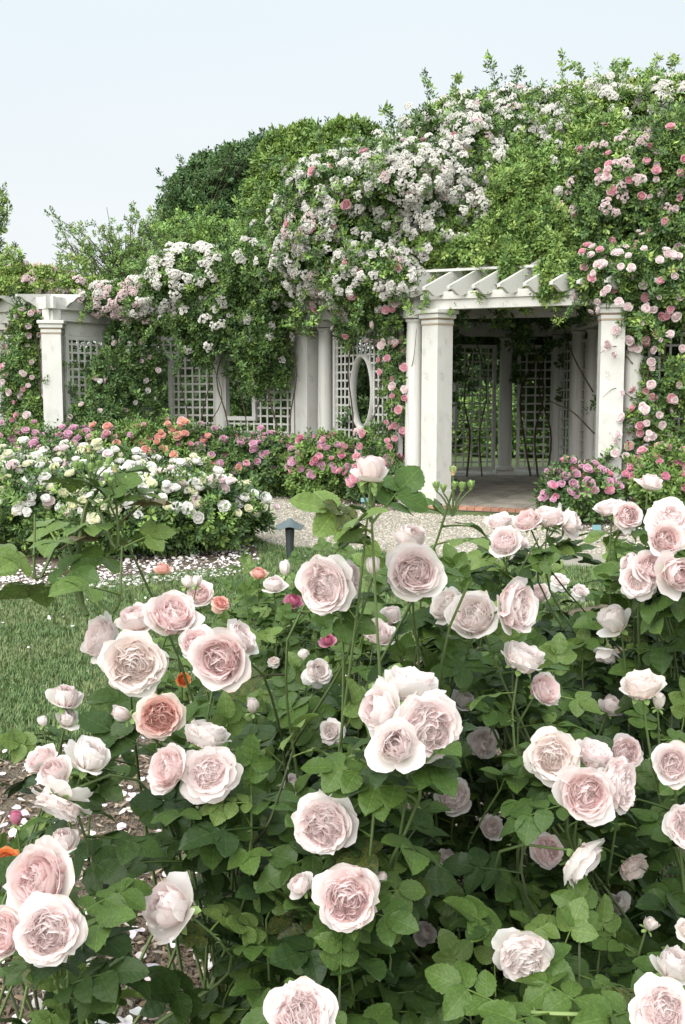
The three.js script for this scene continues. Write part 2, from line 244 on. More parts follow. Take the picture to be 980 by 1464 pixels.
const bedWhite = smooth([xz(-160, 856), xz(0, 846), xz(120, 836), xz(250, 822), xz(345, 812), xz(372, 800), xz(352, 770), xz(322, 740), xz(250, 716), xz(120, 712), [-6.6, -15.8], [-8.5, -14.5], [-8, -10]], 5);
const bedWall = smooth([xz(250, 694), xz(330, 700), xz(400, 709), xz(455, 715), xz(520, 727), xz(566, 731), [1.0, -15.4], [-.2, -17.2], [-2.5, -18.6], [-4.2, -17.8], [-8, -18.4], [-9, -16.9], [-6.5, -16.2], xz(130, 698)], 5);
const bedRight = smooth([xz(768, 742), xz(820, 758), xz(900, 768), [5.5, -11.6], [8, -12.6], [8, -14.2], [4.2, -14.4], [3.4, -13.7], [2.6, -13.6]], 5);
structure('mulch_bed', flat(bedNear, .010), mulchMat);
structure('mulch_bed_001', flat(bedWhite, .012), mulchMat); structure('mulch_bed_002', flat(bedWall, .014), mulchMat); structure('mulch_bed_003', flat(bedRight, .012), mulchMat);
const beds = [bedNear, bedWhite, bedWall, bedRight];
{ // bark chips, mown grass, pebbles, fallen petals: all too many to count
  const rng = rngOf(4), chips = [], cols = [rgb(.20, .145, .10), rgb(.30, .235, .17), rgb(.13, .09, .06), rgb(.38, .31, .24), rgb(.17, .12, .09)];
  const lay = (x, z, y, s) => mat4(V(x, y, z), new THREE.Quaternion().setFromEuler(new THREE.Euler((rng() - .5) * .9, rng() * 6.3, (rng() - .5) * .9)), s);
  while (chips.length < 15000) { const x = lerp(-2.6, 2.2, rng()), z = -lerp(2.3, 6.4, Math.pow(rng(), 1.2)); if (inside(bedNear, x, z)) chips.push([lay(x, z, .016, V(.5 + rng(), .6 + rng(), .5 + rng() * .9)), tint(rng, pick(rng, cols), .25)]); }
  for (let i = 0; i < 3500;) { const x = lerp(-3.5, 2, rng()), z = -lerp(14.4, 17, rng()); i++; if (inside(bedWall, x, z)) chips.push([lay(x, z, .02, V(1 + rng(), 1, 1 + rng())), tint(rng, pick(rng, cols), .25)]); }
  const shard = seed => { const r = rngOf(seed), pos = [], idx = [], n = 6; for (let y = 0; y < 2; y++) for (let i = 0; i < n; i++) { const a = i / n * 6.283 + (r() - .5) * .6; pos.push(Math.cos(a) * .017 * (.5 + r() * .8), y * .004 + (r() - .5) * .003, Math.sin(a) * .0065 * (.5 + r() * .9)); } for (let i = 0; i < n; i++) { const j = (i + 1) % n; idx.push(i, j, i + n, j, j + n, i + n); if (i > 1) idx.push(n, n + i - 1, n + i); } return geoOf(pos, idx).toNonIndexed(); };
  const bark = new THREE.Group(); bark.name = 'bark_chips'; scene.add(bark); bark.userData = { kind: 'stuff', label: 'brown bark chips spread over the rose beds', category: 'mulch' };
  const sh = [1, 2, 3, 4].map(i => { const q = shard(i * 5); q.computeVertexNormals(); return q; }), bins = sh.map(() => []); chips.forEach((q, i) => bins[i % 4].push(q)); bins.forEach((b, i) => instanced('chips', sh[i], std({ roughness: .95 }), b, bark));
  // grass
  const blades = (() => { const r = rngOf(8), pos = [], idx = []; for (let i = 0; i < 7; i++) { const a = r() * 6.3, x = (r() - .5) * .05, z = (r() - .5) * .05, h = .022 + r() * .026, l = .012 + r() * .022, w = .0019, b = pos.length / 3, ca = Math.cos(a), sa = Math.sin(a); pos.push(x - sa * w, 0, z + ca * w, x + sa * w, 0, z - ca * w, x + ca * l * .4 - sa * w, h * .65, z + sa * l * .4 + ca * w, x + ca * l * .4 + sa * w, h * .65, z + sa * l * .4 - ca * w, x + ca * l, h, z + sa * l); idx.push(b, b + 1, b + 2, b + 1, b + 3, b + 2, b + 2, b + 3, b + 4); } return geoOf(pos, idx); })();
  const grass = [], gc = [rgb(.105, .175, .052), rgb(.13, .20, .062), rgb(.085, .15, .048), rgb(.18, .22, .085), rgb(.115, .185, .058)];
  for (let i = 0; i < 95000; i++) { const d = lerp(3.6, 12.2, Math.pow(rng(), 1.25)), x = lerp(-.36, .32, rng()) * d, z = -d; if (beds.some(b => inside(b, x, z)) || inside(pathPts, x, z)) continue; const q = .5 + .5 * noise(x * .9, z * .9, 1); grass.push([mat4(V(x, 0, z), new THREE.Quaternion().setFromAxisAngle(V(0, 1, 0), rng() * 6.3), .75 + rng() * .6), tint(rng, q > .62 && rng() < .5 ? gc[3] : pick(rng, gc), .22)]); }
  const g = instanced('mown_grass', blades, std({ roughness: .6 }), grass, scene); g.userData.label = 'short mown green grass of the lawn'; g.userData.category = 'grass';
  // pebbles
  const peb = [], pg = new THREE.IcosahedronGeometry(.011, 0), pc = [rgb(.45, .41, .34), rgb(.54, .50, .43), rgb(.36, .32, .26), rgb(.40, .355, .28), rgb(.28, .25, .2)];
  for (let i = 0; i < 26000; i++) { const d = lerp(10.3, 16.8, rng()), x = lerp(-.16, .36, rng()) * d; if (inside(pathPts, x, -d)) peb.push([lay(x, -d, .008, V(.6 + rng(), .5 + rng() * .5, .6 + rng())), tint(rng, pick(rng, pc), .12)]); }
  const pb = instanced('path_pebbles', pg, std({ roughness: .9 }), peb, scene); pb.userData.label = 'pale loose pebbles of the gravel path'; pb.userData.category = 'gravel';
  // petals
  const pet = (() => { const b = newBuf(), w = rgb(1, 1, 1); petalInto(b, { az: 0, r0: -.5, z0: 0, L: 1, hw: .5, phi0: 1.35, phi1: 1.0, curl: .9, wrap: 3, wave: .06, nu: 4, nv: 4, ca: w, cb: w, rng: rngOf(3) }); return done(b); })();
  const fp = [], fc = [rgb(.88, .84, .82), rgb(.86, .76, .77), rgb(.85, .82, .76), rgb(.80, .68, .71)];
  const drop = (x, z, s, y = .02) => fp.push([lay(x, z, y, s), tint(rng, pick(rng, fc), .06)]);
  for (let i = 0; i < 1900; i++) { const x = lerp(-1.7, 2.6, rng()), z = -lerp(2.2, 6, rng()); if (inside(bedNear, x, z) && noise(x * 2.2, z * 2.2, 5) > -.35) drop(x, z, .016 + rng() * .02, .025); }
  for (let i = 0; i < 800; i++) { const x = lerp(-1.25, 0, rng()), z = -lerp(2.2, 4.3, rng()); if (noise(x * 3, z * 3, 9) > -.3) drop(x, z, .018 + rng() * .02, .028); }
  for (let i = 0; i < 2300; i++) { const t = rng(), px = lerp(-60, 360, t), g0 = G(px, lerp(846, 808, clamp(px / 345, 0, 1)) + (rng() - .62) * 44); drop(g0.x + (rng() - .5) * .2, g0.z, .017 + rng() * .017, .028); }
  for (let i = 0; i < 1500; i++) { const x = lerp(-3, 2.2, rng()), z = -lerp(14, 16.8, rng()); if (inside(bedWall, x, z) || (inside(pathPts, x, z) && rng() < .35)) drop(x, z, .016 + rng() * .016); }
  for (let i = 0; i < 170; i++) { const d = lerp(4.4, 10.6, rng()), x = lerp(-.34, .1, rng()) * d; drop(x, -d, .012 + rng() * .014, .035); }
  for (let i = 0; i < 500; i++) { const x = lerp(2.2, 5, rng()), z = -lerp(11.6, 13.4, rng()); if (inside(bedRight, x, z)) drop(x, z, .016 + rng() * .016); }
  const f = instanced('fallen_petals', pet, phys({ roughness: .7, transmission: .2 }), fp, scene); f.userData.label = 'fallen white and pale pink petals strewn over bark, grass and gravel'; f.userData.category = 'petals';
}
// ---------------------------------------------------------------- pergola: plan points in metres
const PT = { L0: GX(4, 17.6), L1: GX(80, 16.75), M1: GX(208, 18.3), M2: GX(441, 17.1), A: GX(624, 14.5), B: GX(870, 13.55), C: GX(1085, 14.3), Bk: GX(722, 19.8), BkL: GX(602, 19.3), BkR: GX(800, 19.6) };
const HC = 2.6; // column height
const unitBox = new THREE.BoxGeometry(1, 1, 1);
function boxAt(name, parent, x, y, z, w, h, d, m) { const o = mesh(name, unitBox, m, parent); o.position.set(x, y, z); o.scale.set(w, h, d); return o; }
function boxG(x, y, z, w, h, d) { const g = new THREE.BoxGeometry(w, h, d); g.translate(x, y, z); return g; }
function beveled(w, h, b = .008) { const s = new THREE.Shape(), a = w / 2; s.moveTo(-a, -a); s.lineTo(a, -a); s.lineTo(a, a); s.lineTo(-a, a); s.closePath(); const g = new THREE.ExtrudeGeometry(s, { depth: h - 2 * b, bevelEnabled: true, bevelThickness: b, bevelSize: b, bevelOffset: -b, bevelSegments: 2 }); g.rotateX(-Math.PI / 2); g.translate(0, b, 0); return uvM(g); }
function uvM(g) { // box-projected uv, one repeat in 1.6 m
  g = g.index ? g.toNonIndexed() : g; g.computeVertexNormals(); const p = g.attributes.position, n = g.attributes.normal, uv = new Float32Array(p.count * 2);
  for (let i = 0; i < p.count; i++) { const ax = Math.abs(n.getX(i)), ay = Math.abs(n.getY(i)), az = Math.abs(n.getZ(i)); const u = ay > ax && ay > az ? p.getX(i) : ax > az ? p.getZ(i) : p.getX(i), v = ay > ax && ay > az ? p.getZ(i) : p.getY(i); uv[2 * i] = u / 1.6; uv[2 * i + 1] = v / 1.6; }
  g.setAttribute('uv', new THREE.BufferAttribute(uv, 2)); return g;
}
const pillarG = { shaft: beveled(.285, HC - .42), plinth: beveled(.36, .09), base: beveled(.325, .15), band: beveled(.30, .05), capital: beveled(.345, .06), capitalTop: beveled(.395, .05), rust: beveled(.306, .012, .002) };
function pillar(parent, at, yaw, cap = true) { // square post with plinth and moulded capital
  const s = mesh('pillar', pillarG.shaft, M.paint, parent); s.position.set(at.x - parent.position.x, .24, at.z - parent.position.z); s.rotation.y = yaw;
  const add = (n, g, y, m = M.paint) => { const o = mesh(n, g, m, s); o.position.y = y - .24; return o; };
  add('plinth', pillarG.plinth, .0); add('base', pillarG.base, .09); add('capital_band', pillarG.band, HC - .19); add('capital_band', pillarG.rust, HC - .205, M.rust); add('capital_band', pillarG.rust, HC - .137, M.rust); add('capital', pillarG.capital, HC - .122); add('capital', pillarG.capitalTop, HC - .06);
  return s;
}
const colG = new THREE.LatheGeometry([[.001, .1], [.155, .1], [.165, .13], [.155, .17], [.13, .185], [.125, .2], [.122, 1.2], [.105, 2.42], [.105, 2.44], [.13, 2.46], [.13, 2.49], [.001, 2.49]].map(p => new THREE.Vector2(...p)), 28);
const colPl = beveled(.36, .1), colCap = beveled(.31, .1);
function column(parent, at, yaw = 0) { const s = mesh('round_column', colG, M.paintGrey, parent); s.position.set(at.x - parent.position.x, 0, at.z - parent.position.z); s.rotation.y = yaw; mesh('plinth', colPl, M.paintGrey, s); mesh('capital', colCap, M.paintGrey, s).position.y = 2.495; return s; }
function beam(parent, a, b, y0, y1, th, ext = 0, off = 0) { // a straight timber between two plan points
  const dx = b.x - a.x, dz = b.z - a.z, L = Math.hypot(dx, dz), g = new THREE.BoxGeometry(L + 2 * ext, y1 - y0, th), m = mesh('beam', uvM(g), M.paint, parent), nx = dz / L, nz = -dx / L;
  m.position.set((a.x + b.x) / 2 + nx * off - parent.position.x, (y0 + y1) / 2, (a.z + b.z) / 2 + nz * off - parent.position.z); m.rotation.y = -Math.atan2(dz, dx); return m;
}
const rafterG = (len, slope) => { // pitched rafter with an ogee tail; local x runs out and down from the wall line, y up
  const s = new THREE.Shape(), k = Math.tan(slope), h = .2, T = x => -k * x, tip = .46; s.moveTo(-len, T(-len)); s.lineTo(tip, T(tip)); s.lineTo(tip - .005, T(tip) - .035);
  s.bezierCurveTo(tip - .10, T(tip) - .02, tip - .13, T(tip) - .10, tip - .2, T(tip) - .105); s.bezierCurveTo(tip - .25, T(tip) - .10, .07, T(0) - h * 1.1 - .06, .02, T(0) - h * 1.12); s.lineTo(-len, T(-len) - h * 1.15); s.closePath();
  const g = new THREE.ExtrudeGeometry(s, { depth: .05, bevelEnabled: false, curveSegments: 8 }); g.translate(0, 0, -.025); return uvM(g);
};
const RG = rafterG(1.9, .42), RGflat = rafterG(.9, .06);
function rafters(parent, a, b, n, y, geo, out, turn = 0) { // out = sign of the side the tails point to
  const dx = b.x - a.x, dz = b.z - a.z, L = Math.hypot(dx, dz), nx = dz / L * out, nz = -dx / L * out, yaw = -Math.atan2(nz, nx) - turn;
  for (let i = 0; i < n; i++) { const t = (i + .5) / n, m = mesh('rafter', geo, M.paint, parent); m.position.set(lerp(a.x, b.x, t) - parent.position.x, y, lerp(a.z, b.z, t) - parent.position.z); m.rotation.y = yaw; }
}
function trellis(parent, a, b, y0, y1, o = {}) { // framed lattice: every slat is a piece of its own; o.win = [x0, x1, y0, y1] or o.oval = [cx, cy, rx, ry]
  const dx = b.x - a.x, dz = b.z - a.z, L = Math.hypot(dx, dz), sp = o.sp || .125, sw = o.sw || .028, mt = o.mat || M.paint, fw = .06;
  const fr = mesh('trellis_panel', mergeGeometries([boxG(L / 2, y0 + fw / 2, 0, L, fw, .05), boxG(L / 2, y1 - fw / 2, 0, L, fw, .05), boxG(fw / 2, (y0 + y1) / 2, 0, fw, y1 - y0 - 2 * fw, .048), boxG(L - fw / 2, (y0 + y1) / 2, 0, fw, y1 - y0 - 2 * fw, .048)]), mt, parent);
  fr.position.set(a.x - parent.position.x, 0, a.z - parent.position.z); fr.rotation.y = -Math.atan2(dz, dx);
  const slat = (x, y, w, h, z) => boxAt('slat', fr, x, y, z, w, h, .012, mt);
  const cut = (lo, hi, c0, c1, f) => { if (c0 === null || c1 <= lo || c0 >= hi) f(lo, hi); else { if (c0 - lo > .03) f(lo, c0); if (hi - c1 > .03) f(c1, hi); } };
  const gap = (p, vert) => { if (o.win) { const [x0, x1, w0, w1] = o.win; return vert ? (p > x0 && p < x1 ? [w0, w1] : [null, 0]) : (p > w0 && p < w1 ? [x0, x1] : [null, 0]); } if (o.oval) { const [cx, cy, rx, ry] = o.oval, q = vert ? (p - cx) / rx : (p - cy) / ry; if (Math.abs(q) < 1) { const h = Math.sqrt(1 - q * q) * (vert ? ry : rx), c = vert ? cy : cx; return [c - h, c + h]; } } return [null, 0]; };
  const nx = Math.max(2, Math.round(L / sp)), ny = Math.round((y1 - y0) / sp);
  for (let i = 1; i < nx; i++) { const x = L * i / nx, [c0, c1] = gap(x, true); cut(y0 + fw, y1 - fw, c0, c1, (l, h) => slat(x, (l + h) / 2, sw, h - l, .008)); }
  for (let j = 1; j < ny; j++) { const y = lerp(y0, y1, j / ny), [c0, c1] = gap(y, false); cut(fw, L - fw, c0, c1, (l, h) => slat((l + h) / 2, y, h - l, sw, -.007)); }
  if (o.win) { const [x0, x1, w0, w1] = o.win, f = .065; mesh('window_frame', mergeGeometries([boxG((x0 + x1) / 2, w0, .0, x1 - x0 + f, f, .11), boxG((x0 + x1) / 2, w1, .0, x1 - x0 + f, f, .11), boxG(x0, (w0 + w1) / 2, 0, f, w1 - w0 - f, .108), boxG(x1, (w0 + w1) / 2, 0, f, w1 - w0 - f, .108)]), mt, fr); }
  if (o.oval) { const [cx, cy, rx, ry] = o.oval, g = new THREE.TorusGeometry(1, .07, 6, 40); g.scale(rx, ry, .9); g.translate(cx, cy, 0); mesh('window_frame', g, mt, fr); }
  return fr;
}
const toward = (a, b, m) => { const L = Math.hypot(b.x - a.x, b.z - a.z); return V(a.x + (b.x - a.x) * m / L, 0, a.z + (b.z - a.z) * m / L); };
const near = (p, dx, dz) => V(p.x + dx, 0, p.z + dz);
{ // entrance pavilion
  const t = thing('entrance_pergola', 'white timber pergola pavilion with square pillars, pitched ogee rafters and stone floor entrance', 'pergola', [2.2, 0, -15.5]);
  pillar(t, PT.A, .72); pillar(t, PT.B, -.10);
  const Ac = GX(592, 14.72), Bc = near(PT.B, .30, -.06); column(t, Ac, .3); column(t, Bc, 0);
  beam(t, PT.A, PT.B, HC - .005, HC + .20, .16, .14); beam(t, PT.A, PT.B, HC + .12, HC + .215, .03, .2, -.097);
  const f0 = toward(PT.A, PT.B, -.35), f1 = toward(PT.A, PT.B, 2.6); rafters(t, f0, f1, 9, HC + .46, RG, -1, .4);
  { const dx = f1.x - f0.x, dz = f1.z - f0.z, L = Math.hypot(dx, dz), nx = -dz / L, nz = dx / L; for (let k = 0; k < 6; k++) { const s = -.06 - k * .38, b = beam(t, near(f0, nx * s, nz * s), near(f1, nx * s, nz * s), HC + .462 - s * .42, HC + .494 - s * .42, .06, .1); b.name = 'roof_lath'; } }
  // the room behind: inner beams, back columns, lattice
  const In1 = near(PT.A, -.1, -.2), In2 = PT.BkL, bR = near(PT.B, .22, -.3);
  for (const [a, b] of [[PT.BkL, PT.Bk], [PT.Bk, PT.BkR], [In1, PT.BkL], [bR, PT.BkR]]) beam(t, a, b, HC - .1, HC + .14, .15, .06);
  beam(t, GX(640, 16.4), GX(905, 15.7), HC + .0, HC + .18, .14, .1);
  column(t, PT.Bk, .1); column(t, PT.BkL, .1); column(t, GX(796, 18.9), 0); column(t, GX(824, 17.6), 0); column(t, GX(846, 17.0), 0); column(t, PT.BkR, 0);
  const gm = M.paintGrey;
  trellis(t, toward(PT.BkL, PT.Bk, .2), toward(PT.Bk, PT.BkL, .2), .12, 2.35, { mat: gm, sp: .15, win: [.1, .46, .95, 1.72] }); trellis(t, toward(PT.Bk, PT.BkR, .2), toward(PT.BkR, PT.Bk, .12), .12, 2.35, { mat: gm, sp: .15 });
  trellis(t, GX(838, 17.2), GX(800, 18.7), .12, 2.35, { mat: gm, sp: .16 }); trellis(t, GX(905, 14.3), GX(850, 16.7), .12, 2.35, { mat: gm, sp: .16 });
  // wall with the oval opening between the pillar pair and the entrance
  const Mc = GX(466, 16.85); pillar(t, PT.M2, .74); column(t, Mc, .3);
  const w0 = GX(478, 16.65), w1 = GX(574, 14.95); trellis(t, w0, w1, .12, 2.42, { oval: [toward(w0, w1, 0).distanceTo(GX(524, 15.9)), 1.52, .30, .52], sp: .12 });
  beam(t, PT.M2, Ac, HC - .005, HC + .2, .16, .1); rafters(t, PT.M2, Ac, 7, HC + .44, RG, -1, 0);
  // wall on the other side of the entrance
  trellis(t, GX(908, 13.75), PT.C, .12, 2.42, { sp: .15 }); beam(t, PT.B, PT.C, HC - .005, HC + .2, .16, .1); rafters(t, near(PT.B, .2, 0), PT.C, 5, HC + .46, RG, -1, .3); pillar(t, PT.C, .1);
}
{ // trellis gallery and its corner pavilion
  const t = thing('trellis_gallery', 'white lattice gallery wall with square framed openings and a corner pillar beside it', 'pergola', [-3, 0, -17.5]);
  pillar(t, PT.L1, .12); column(t, PT.L0, 0); const r0 = toward(PT.L1, PT.M1, .24);
  trellis(t, r0, PT.M1, .12, 2.38, { sp: .123, sw: .03 }); beam(t, r0, PT.M1, 2.385, 2.594, .03, 0);
  beam(t, PT.L1, PT.M1, HC - .005, HC + .17, .15, .12); beam(t, PT.L1, PT.M1, HC + .165, HC + .34, .05, .22, -.11); beam(t, PT.L0, PT.L1, HC - .005, HC + .17, .15, .12); beam(t, PT.L0, PT.L1, HC + .165, HC + .34, .05, .22, -.11);
  trellis(t, toward(PT.L0, PT.L1, .2), toward(PT.L1, PT.L0, .22), .12, 2.42, { sp: .13, sw: .03, mat: M.paintGrey }); beam(t, GX(-120, 18.4), PT.L0, HC - .005, HC + .17, .15, .1);
  rafters(t, PT.L1, PT.M1, 5, HC + .40, RGflat, -1); rafters(t, PT.L0, PT.L1, 3, HC + .40, RGflat, -1);
  const m = GX(318, 17.9); column(t, PT.M1, 0); column(t, m, 0);
  const a = toward(PT.M1, m, .0), La = PT.M1.distanceTo(m); trellis(t, PT.M1, m, .12, 2.42, { sp: .125, win: [.12, .50, 1.12, 2.02] });
  const Lb = m.distanceTo(PT.M2); trellis(t, m, toward(PT.M2, m, .24), .12, 2.42, { sp: .125, win: [.09, .66, 1.1, 2.05] });
  beam(t, PT.M1, m, 2.425, 2.594, .03, 0); beam(t, m, PT.M2, 2.425, 2.594, .03, 0); beam(t, PT.M1, m, HC - .005, HC + .2, .15, .1); beam(t, m, PT.M2, HC - .005, HC + .2, .15, .1); rafters(t, PT.M1, PT.M2, 9, HC + .42, RGflat, -1);
}
{ // stone floor: slabs with open joints, brick edge
  const fl = structure('paving_bed', (() => { const g = flat([[PT.A.x - .1, PT.A.z + .3], [PT.B.x + .2, PT.B.z + .3], [PT.B.x + 1.2, -21], [PT.BkL.x - .4, -21]], .008); return g; })(), std({ color: rgb(.13, .11, .085), roughness: .95 }));
  const st = tex(256, (u, v) => { const k = .8 + .4 * (wrapNoise(u, v, 5, 31) - .5) + .3 * (wrapNoise(u, v, 24, 32) - .5) + .2 * noise(u * 60, v * 60, 2); return [k * .36, k * .325, k * .27]; }); const sm = [1, .88, 1.1].map(k => std({ map: st, color: rgb(k, k, k), roughness: .85 }));
  const rng = rngOf(12), ux = V(PT.B.x - PT.A.x, 0, PT.B.z - PT.A.z).normalize(), uz = V(ux.z, 0, -ux.x), yaw = -Math.atan2(ux.z, ux.x), sg = [0, 1, 2].map(() => uvM(beveled(.66, .05, .006)));
  for (let i = -3; i < 6; i++) for (let j = 0; j < 10; j++) { const p = PT.A.clone().addScaledVector(ux, .16 + i * .68 - (j > 2 ? 0 : 0)).addScaledVector(uz, .34 + j * .68); if (p.z < -20.6 || p.x < PT.A.x - .2 - .12 * j * .0 && j < 1 || p.x < .9 || (j === 0 && (i < 0 || i > 3))) continue; const s = mesh('slab', sg[(i + j) % 3], pick(rng, sm), fl); s.position.set(p.x, -.022 + rng() * .008, p.z); s.rotation.y = yaw + (rng() - .5) * .006; }
  const bm = [rgb(.36, .17, .11), rgb(.30, .15, .10), rgb(.42, .22, .15)].map(c => std({ color: c, roughness: .9 })), bg = beveled(1, 1, .04); for (let i = 0; i < 21; i++) { const p = PT.A.clone().addScaledVector(ux, .02 + i * .108).addScaledVector(uz, -.12), s = mesh('brick', bg, pick(rng, bm), fl); s.scale.set(.1, .055, .2); s.position.set(p.x, -.012 + rng() * .004, p.z); s.rotation.y = yaw; }
}
{ // path light
  const b = G(415, 806), t = thing('path_light', 'low dark path light with blue grey pagoda hat at the gravel edge', 'path light', [b.x, 0, b.z]);
  mesh('stake', new THREE.LatheGeometry([[.001, -.02], [.026, -.02], [.030, .06], [.042, .30], [.046, .335], [.001, .335]].map(p => new THREE.Vector2(...p)), 14), std({ color: rgb(.045, .055, .055), roughness: .55, metalness: .3 }), t);
  const h = new THREE.LatheGeometry([[.001, .415], [.018, .412], [.03, .398], [.05, .385], [.075, .37], [.10, .348], [.128, .336], [.130, .331], [.10, .337], [.03, .36], [.001, .362]].map(p => new THREE.Vector2(...p)), 28), p = h.attributes.position; for (let i = 0; i < p.count; i++) { const x = p.getX(i), z = p.getZ(i), r = Math.hypot(x, z); p.setY(i, p.getY(i) + Math.max(0, r - .06) * .22 * Math.cos(Math.atan2(z, x) * 4)); } h.computeVertexNormals();
  mesh('hat', h, std({ color: rgb(.11, .14, .145), roughness: .55, metalness: .2 }), t);
}
for (const [px, py, lb] of [[383, 711, 'small teal plant label on a stake under the lilac pink roses'], [521, 729, 'small teal plant label on a stake beside the pillar base'], [853, 772, 'small teal plant label on a stake under the mauve pink bush']]) {
  const b = G(px, py), t = thing('plant_label', lb, 'plant label', [b.x, 0, b.z]), m = std({ color: rgb(.10, .22, .24), roughness: .5 }); boxAt('plate', t, 0, .13, 0, .09, .06, .004, m).rotation.x = -.5; boxAt('stake', t, 0, .06, -.008, .012, .13, .004, m);
}
// ---------------------------------------------------------------- far foliage: masses built from lumps with depth
const E = (px, py, d, rx, ry, rz) => { const c = P(px, py, d), k = d / F; return { c, r: V(rx * k, ry * k, rz) }; };
const lobed = (ells, rng, n = 5, k = .42) => ells.flatMap(e => [e, ...Array.from({ length: n }, () => { const a = rng() * 6.283, z = rng() * 1.5 - .5, q = Math.sqrt(Math.max(0, 1 - z * z)), s = k * (.6 + rng() * .7); return { c: V(e.c.x + Math.cos(a) * q * e.r.x * .85, e.c.y + z * e.r.y * .85, e.c.z + Math.abs(Math.sin(a)) * q * e.r.z * .85), r: V(e.r.x * s, e.r.y * s, e.r.z * s) }; })]);
function massPoints(ells, n, rng, o = {}) {
  const out = [], A = ells.map(e => Math.pow(e.r.x * e.r.y, .8) + Math.pow(e.r.x * e.r.z, .8) + Math.pow(e.r.y * e.r.z, .8)), T = A.reduce((a, b) => a + b), f = o.freq || 1.6, amp = o.amp ?? .22, deep = o.deep ?? .35;
  for (let g = 0; out.length < n && g < n * 12; g++) {
    let x = rng() * T, k = 0; while (x > A[k] && k < A.length - 1) x -= A[k++]; const e = ells[k];
    const z = rng() * 2 - 1, a = rng() * 6.283, q = Math.sqrt(1 - z * z), d = V(q * Math.cos(a), z, q * Math.sin(a)); if (d.z < -.35 && rng() < .75) continue;
    const p0 = V(d.x * e.r.x, d.y * e.r.y, d.z * e.r.z).add(e.c), nz = noise(p0.x * f, p0.y * f, p0.z * f) * .65 + noise(p0.x * f * 2.7, p0.y * f * 2.7, p0.z * f * 2.7) * .35;
    const s = 1 + amp * nz - deep * Math.pow(rng(), 1.7) + (o.fringe ?? .3) * Math.pow(rng(), 9), p = V(d.x * e.r.x * s, d.y * e.r.y * s, d.z * e.r.z * s).add(e.c); if (p.y < .03) continue;
    if (ells.some(h => h !== e && (((p.x - h.c.x) / h.r.x) ** 2 + ((p.y - h.c.y) / h.r.y) ** 2 + ((p.z - h.c.z) / h.r.z) ** 2) < .5)) continue;
    if (o.keep && !o.keep(p, nz, rng)) continue;
    out.push({ p, n: V(d.x / e.r.x, d.y / e.r.y, d.z / e.r.z).normalize(), s, nz });
  }
  return out;
}
const SPRIG = [1, 2, 3, 4].map(i => sprigGeo(i, 9, .62, .34)), SPRIGFINE = [5, 6, 7].map(i => sprigGeo(i, 13, .42, .17)), TREESPRIG = [8, 9, 10].map(i => sprigGeo(i, 14, .44, .24, 1.2));
function foliage(parent, pts, size, cols, rng, o = {}) { // two or three instanced sprays joined to one thing
  const sets = (o.geos || SPRIG).map(() => []);
  for (const { p, n } of pts) { const up = n.clone().multiplyScalar(.8).add(V((rng() - .5) * 1.5, (rng() - .2) * 1.3, (rng() - .5) * 1.5)).normalize(); sets[Math.floor(rng() * sets.length)].push([mat4(p.clone().sub(parent.position), quatTo(up, rng() * 6.3), size * (.65 + rng() * .75)), tint(rng, pick(rng, cols), .24, .08)]); }
  sets.forEach((s, i) => s.length && instanced('foliage', (o.geos || SPRIG)[i], o.mat || M.foliageSoft, s, parent));
}
const GRN = { dark: [rgb(.068, .128, .036), rgb(.085, .152, .04), rgb(.056, .11, .034)], mid: [rgb(.125, .215, .048), rgb(.155, .255, .058), rgb(.102, .185, .044)], light: [rgb(.20, .31, .068), rgb(.245, .355, .082), rgb(.165, .275, .06), rgb(.285, .39, .105)], yellow: [rgb(.27, .35, .08), rgb(.225, .32, .07), rgb(.32, .395, .11)] };
const PAL = (e, h, b, d) => ({ edge: rgb(...e), heart: rgb(...h), base: rgb(...b), deep: rgb(...d) });
const PALS = {
  white: PAL([.92, .91, .89], [.91, .895, .87], [.89, .88, .82], [.89, .86, .82]), ivory: PAL([.90, .885, .78], [.88, .865, .68], [.84, .85, .6], [.84, .83, .58]), blush: PAL([.91, .855, .855], [.90, .78, .785], [.89, .82, .79], [.87, .69, .69]),
  pink: PAL([.86, .64, .67], [.83, .48, .55], [.82, .56, .56], [.78, .36, .45]), rosy: PAL([.84, .52, .60], [.79, .36, .48], [.72, .3, .4], [.62, .14, .28]), mauve: PAL([.83, .62, .71], [.78, .50, .62], [.76, .5, .58], [.66, .32, .48]), coral: PAL([.87, .60, .53], [.85, .47, .41], [.86, .58, .46], [.8, .36, .3]), peach: PAL([.86, .66, .54], [.85, .52, .40], [.86, .62, .42], [.8, .4, .3]),
};
const farBloom = {}; for (const k in PALS) farBloom[k] = [0, 1, 2].map(i => bloomGeo(['open', 'cup', 'open'][i], 40 + i, PALS[k], 1).heart);
const pompon = (pal, seed) => { const rng = rngOf(seed), gs = []; for (let i = 0; i < 9; i++) { const g = bloomGeo('open', seed + i, pal, 2).heart, a = i * 2.4, r = .55 * Math.sqrt(i / 9) * 3.4; g.applyMatrix4(mat4(V(Math.cos(a) * r, .5 + rng() * .5 - r * .35, Math.sin(a) * r), quatTo(V(Math.cos(a) * r, 1, Math.sin(a) * r), rng() * 6), .55 + rng() * .35)); gs.push(g); } return mergeGeometries(gs); };
const CLUS = { white: [1, 2, 3].map(i => pompon(PALS.white, i * 20)), blush: [1, 2, 3].map(i => pompon(PALS.blush, i * 20)) };
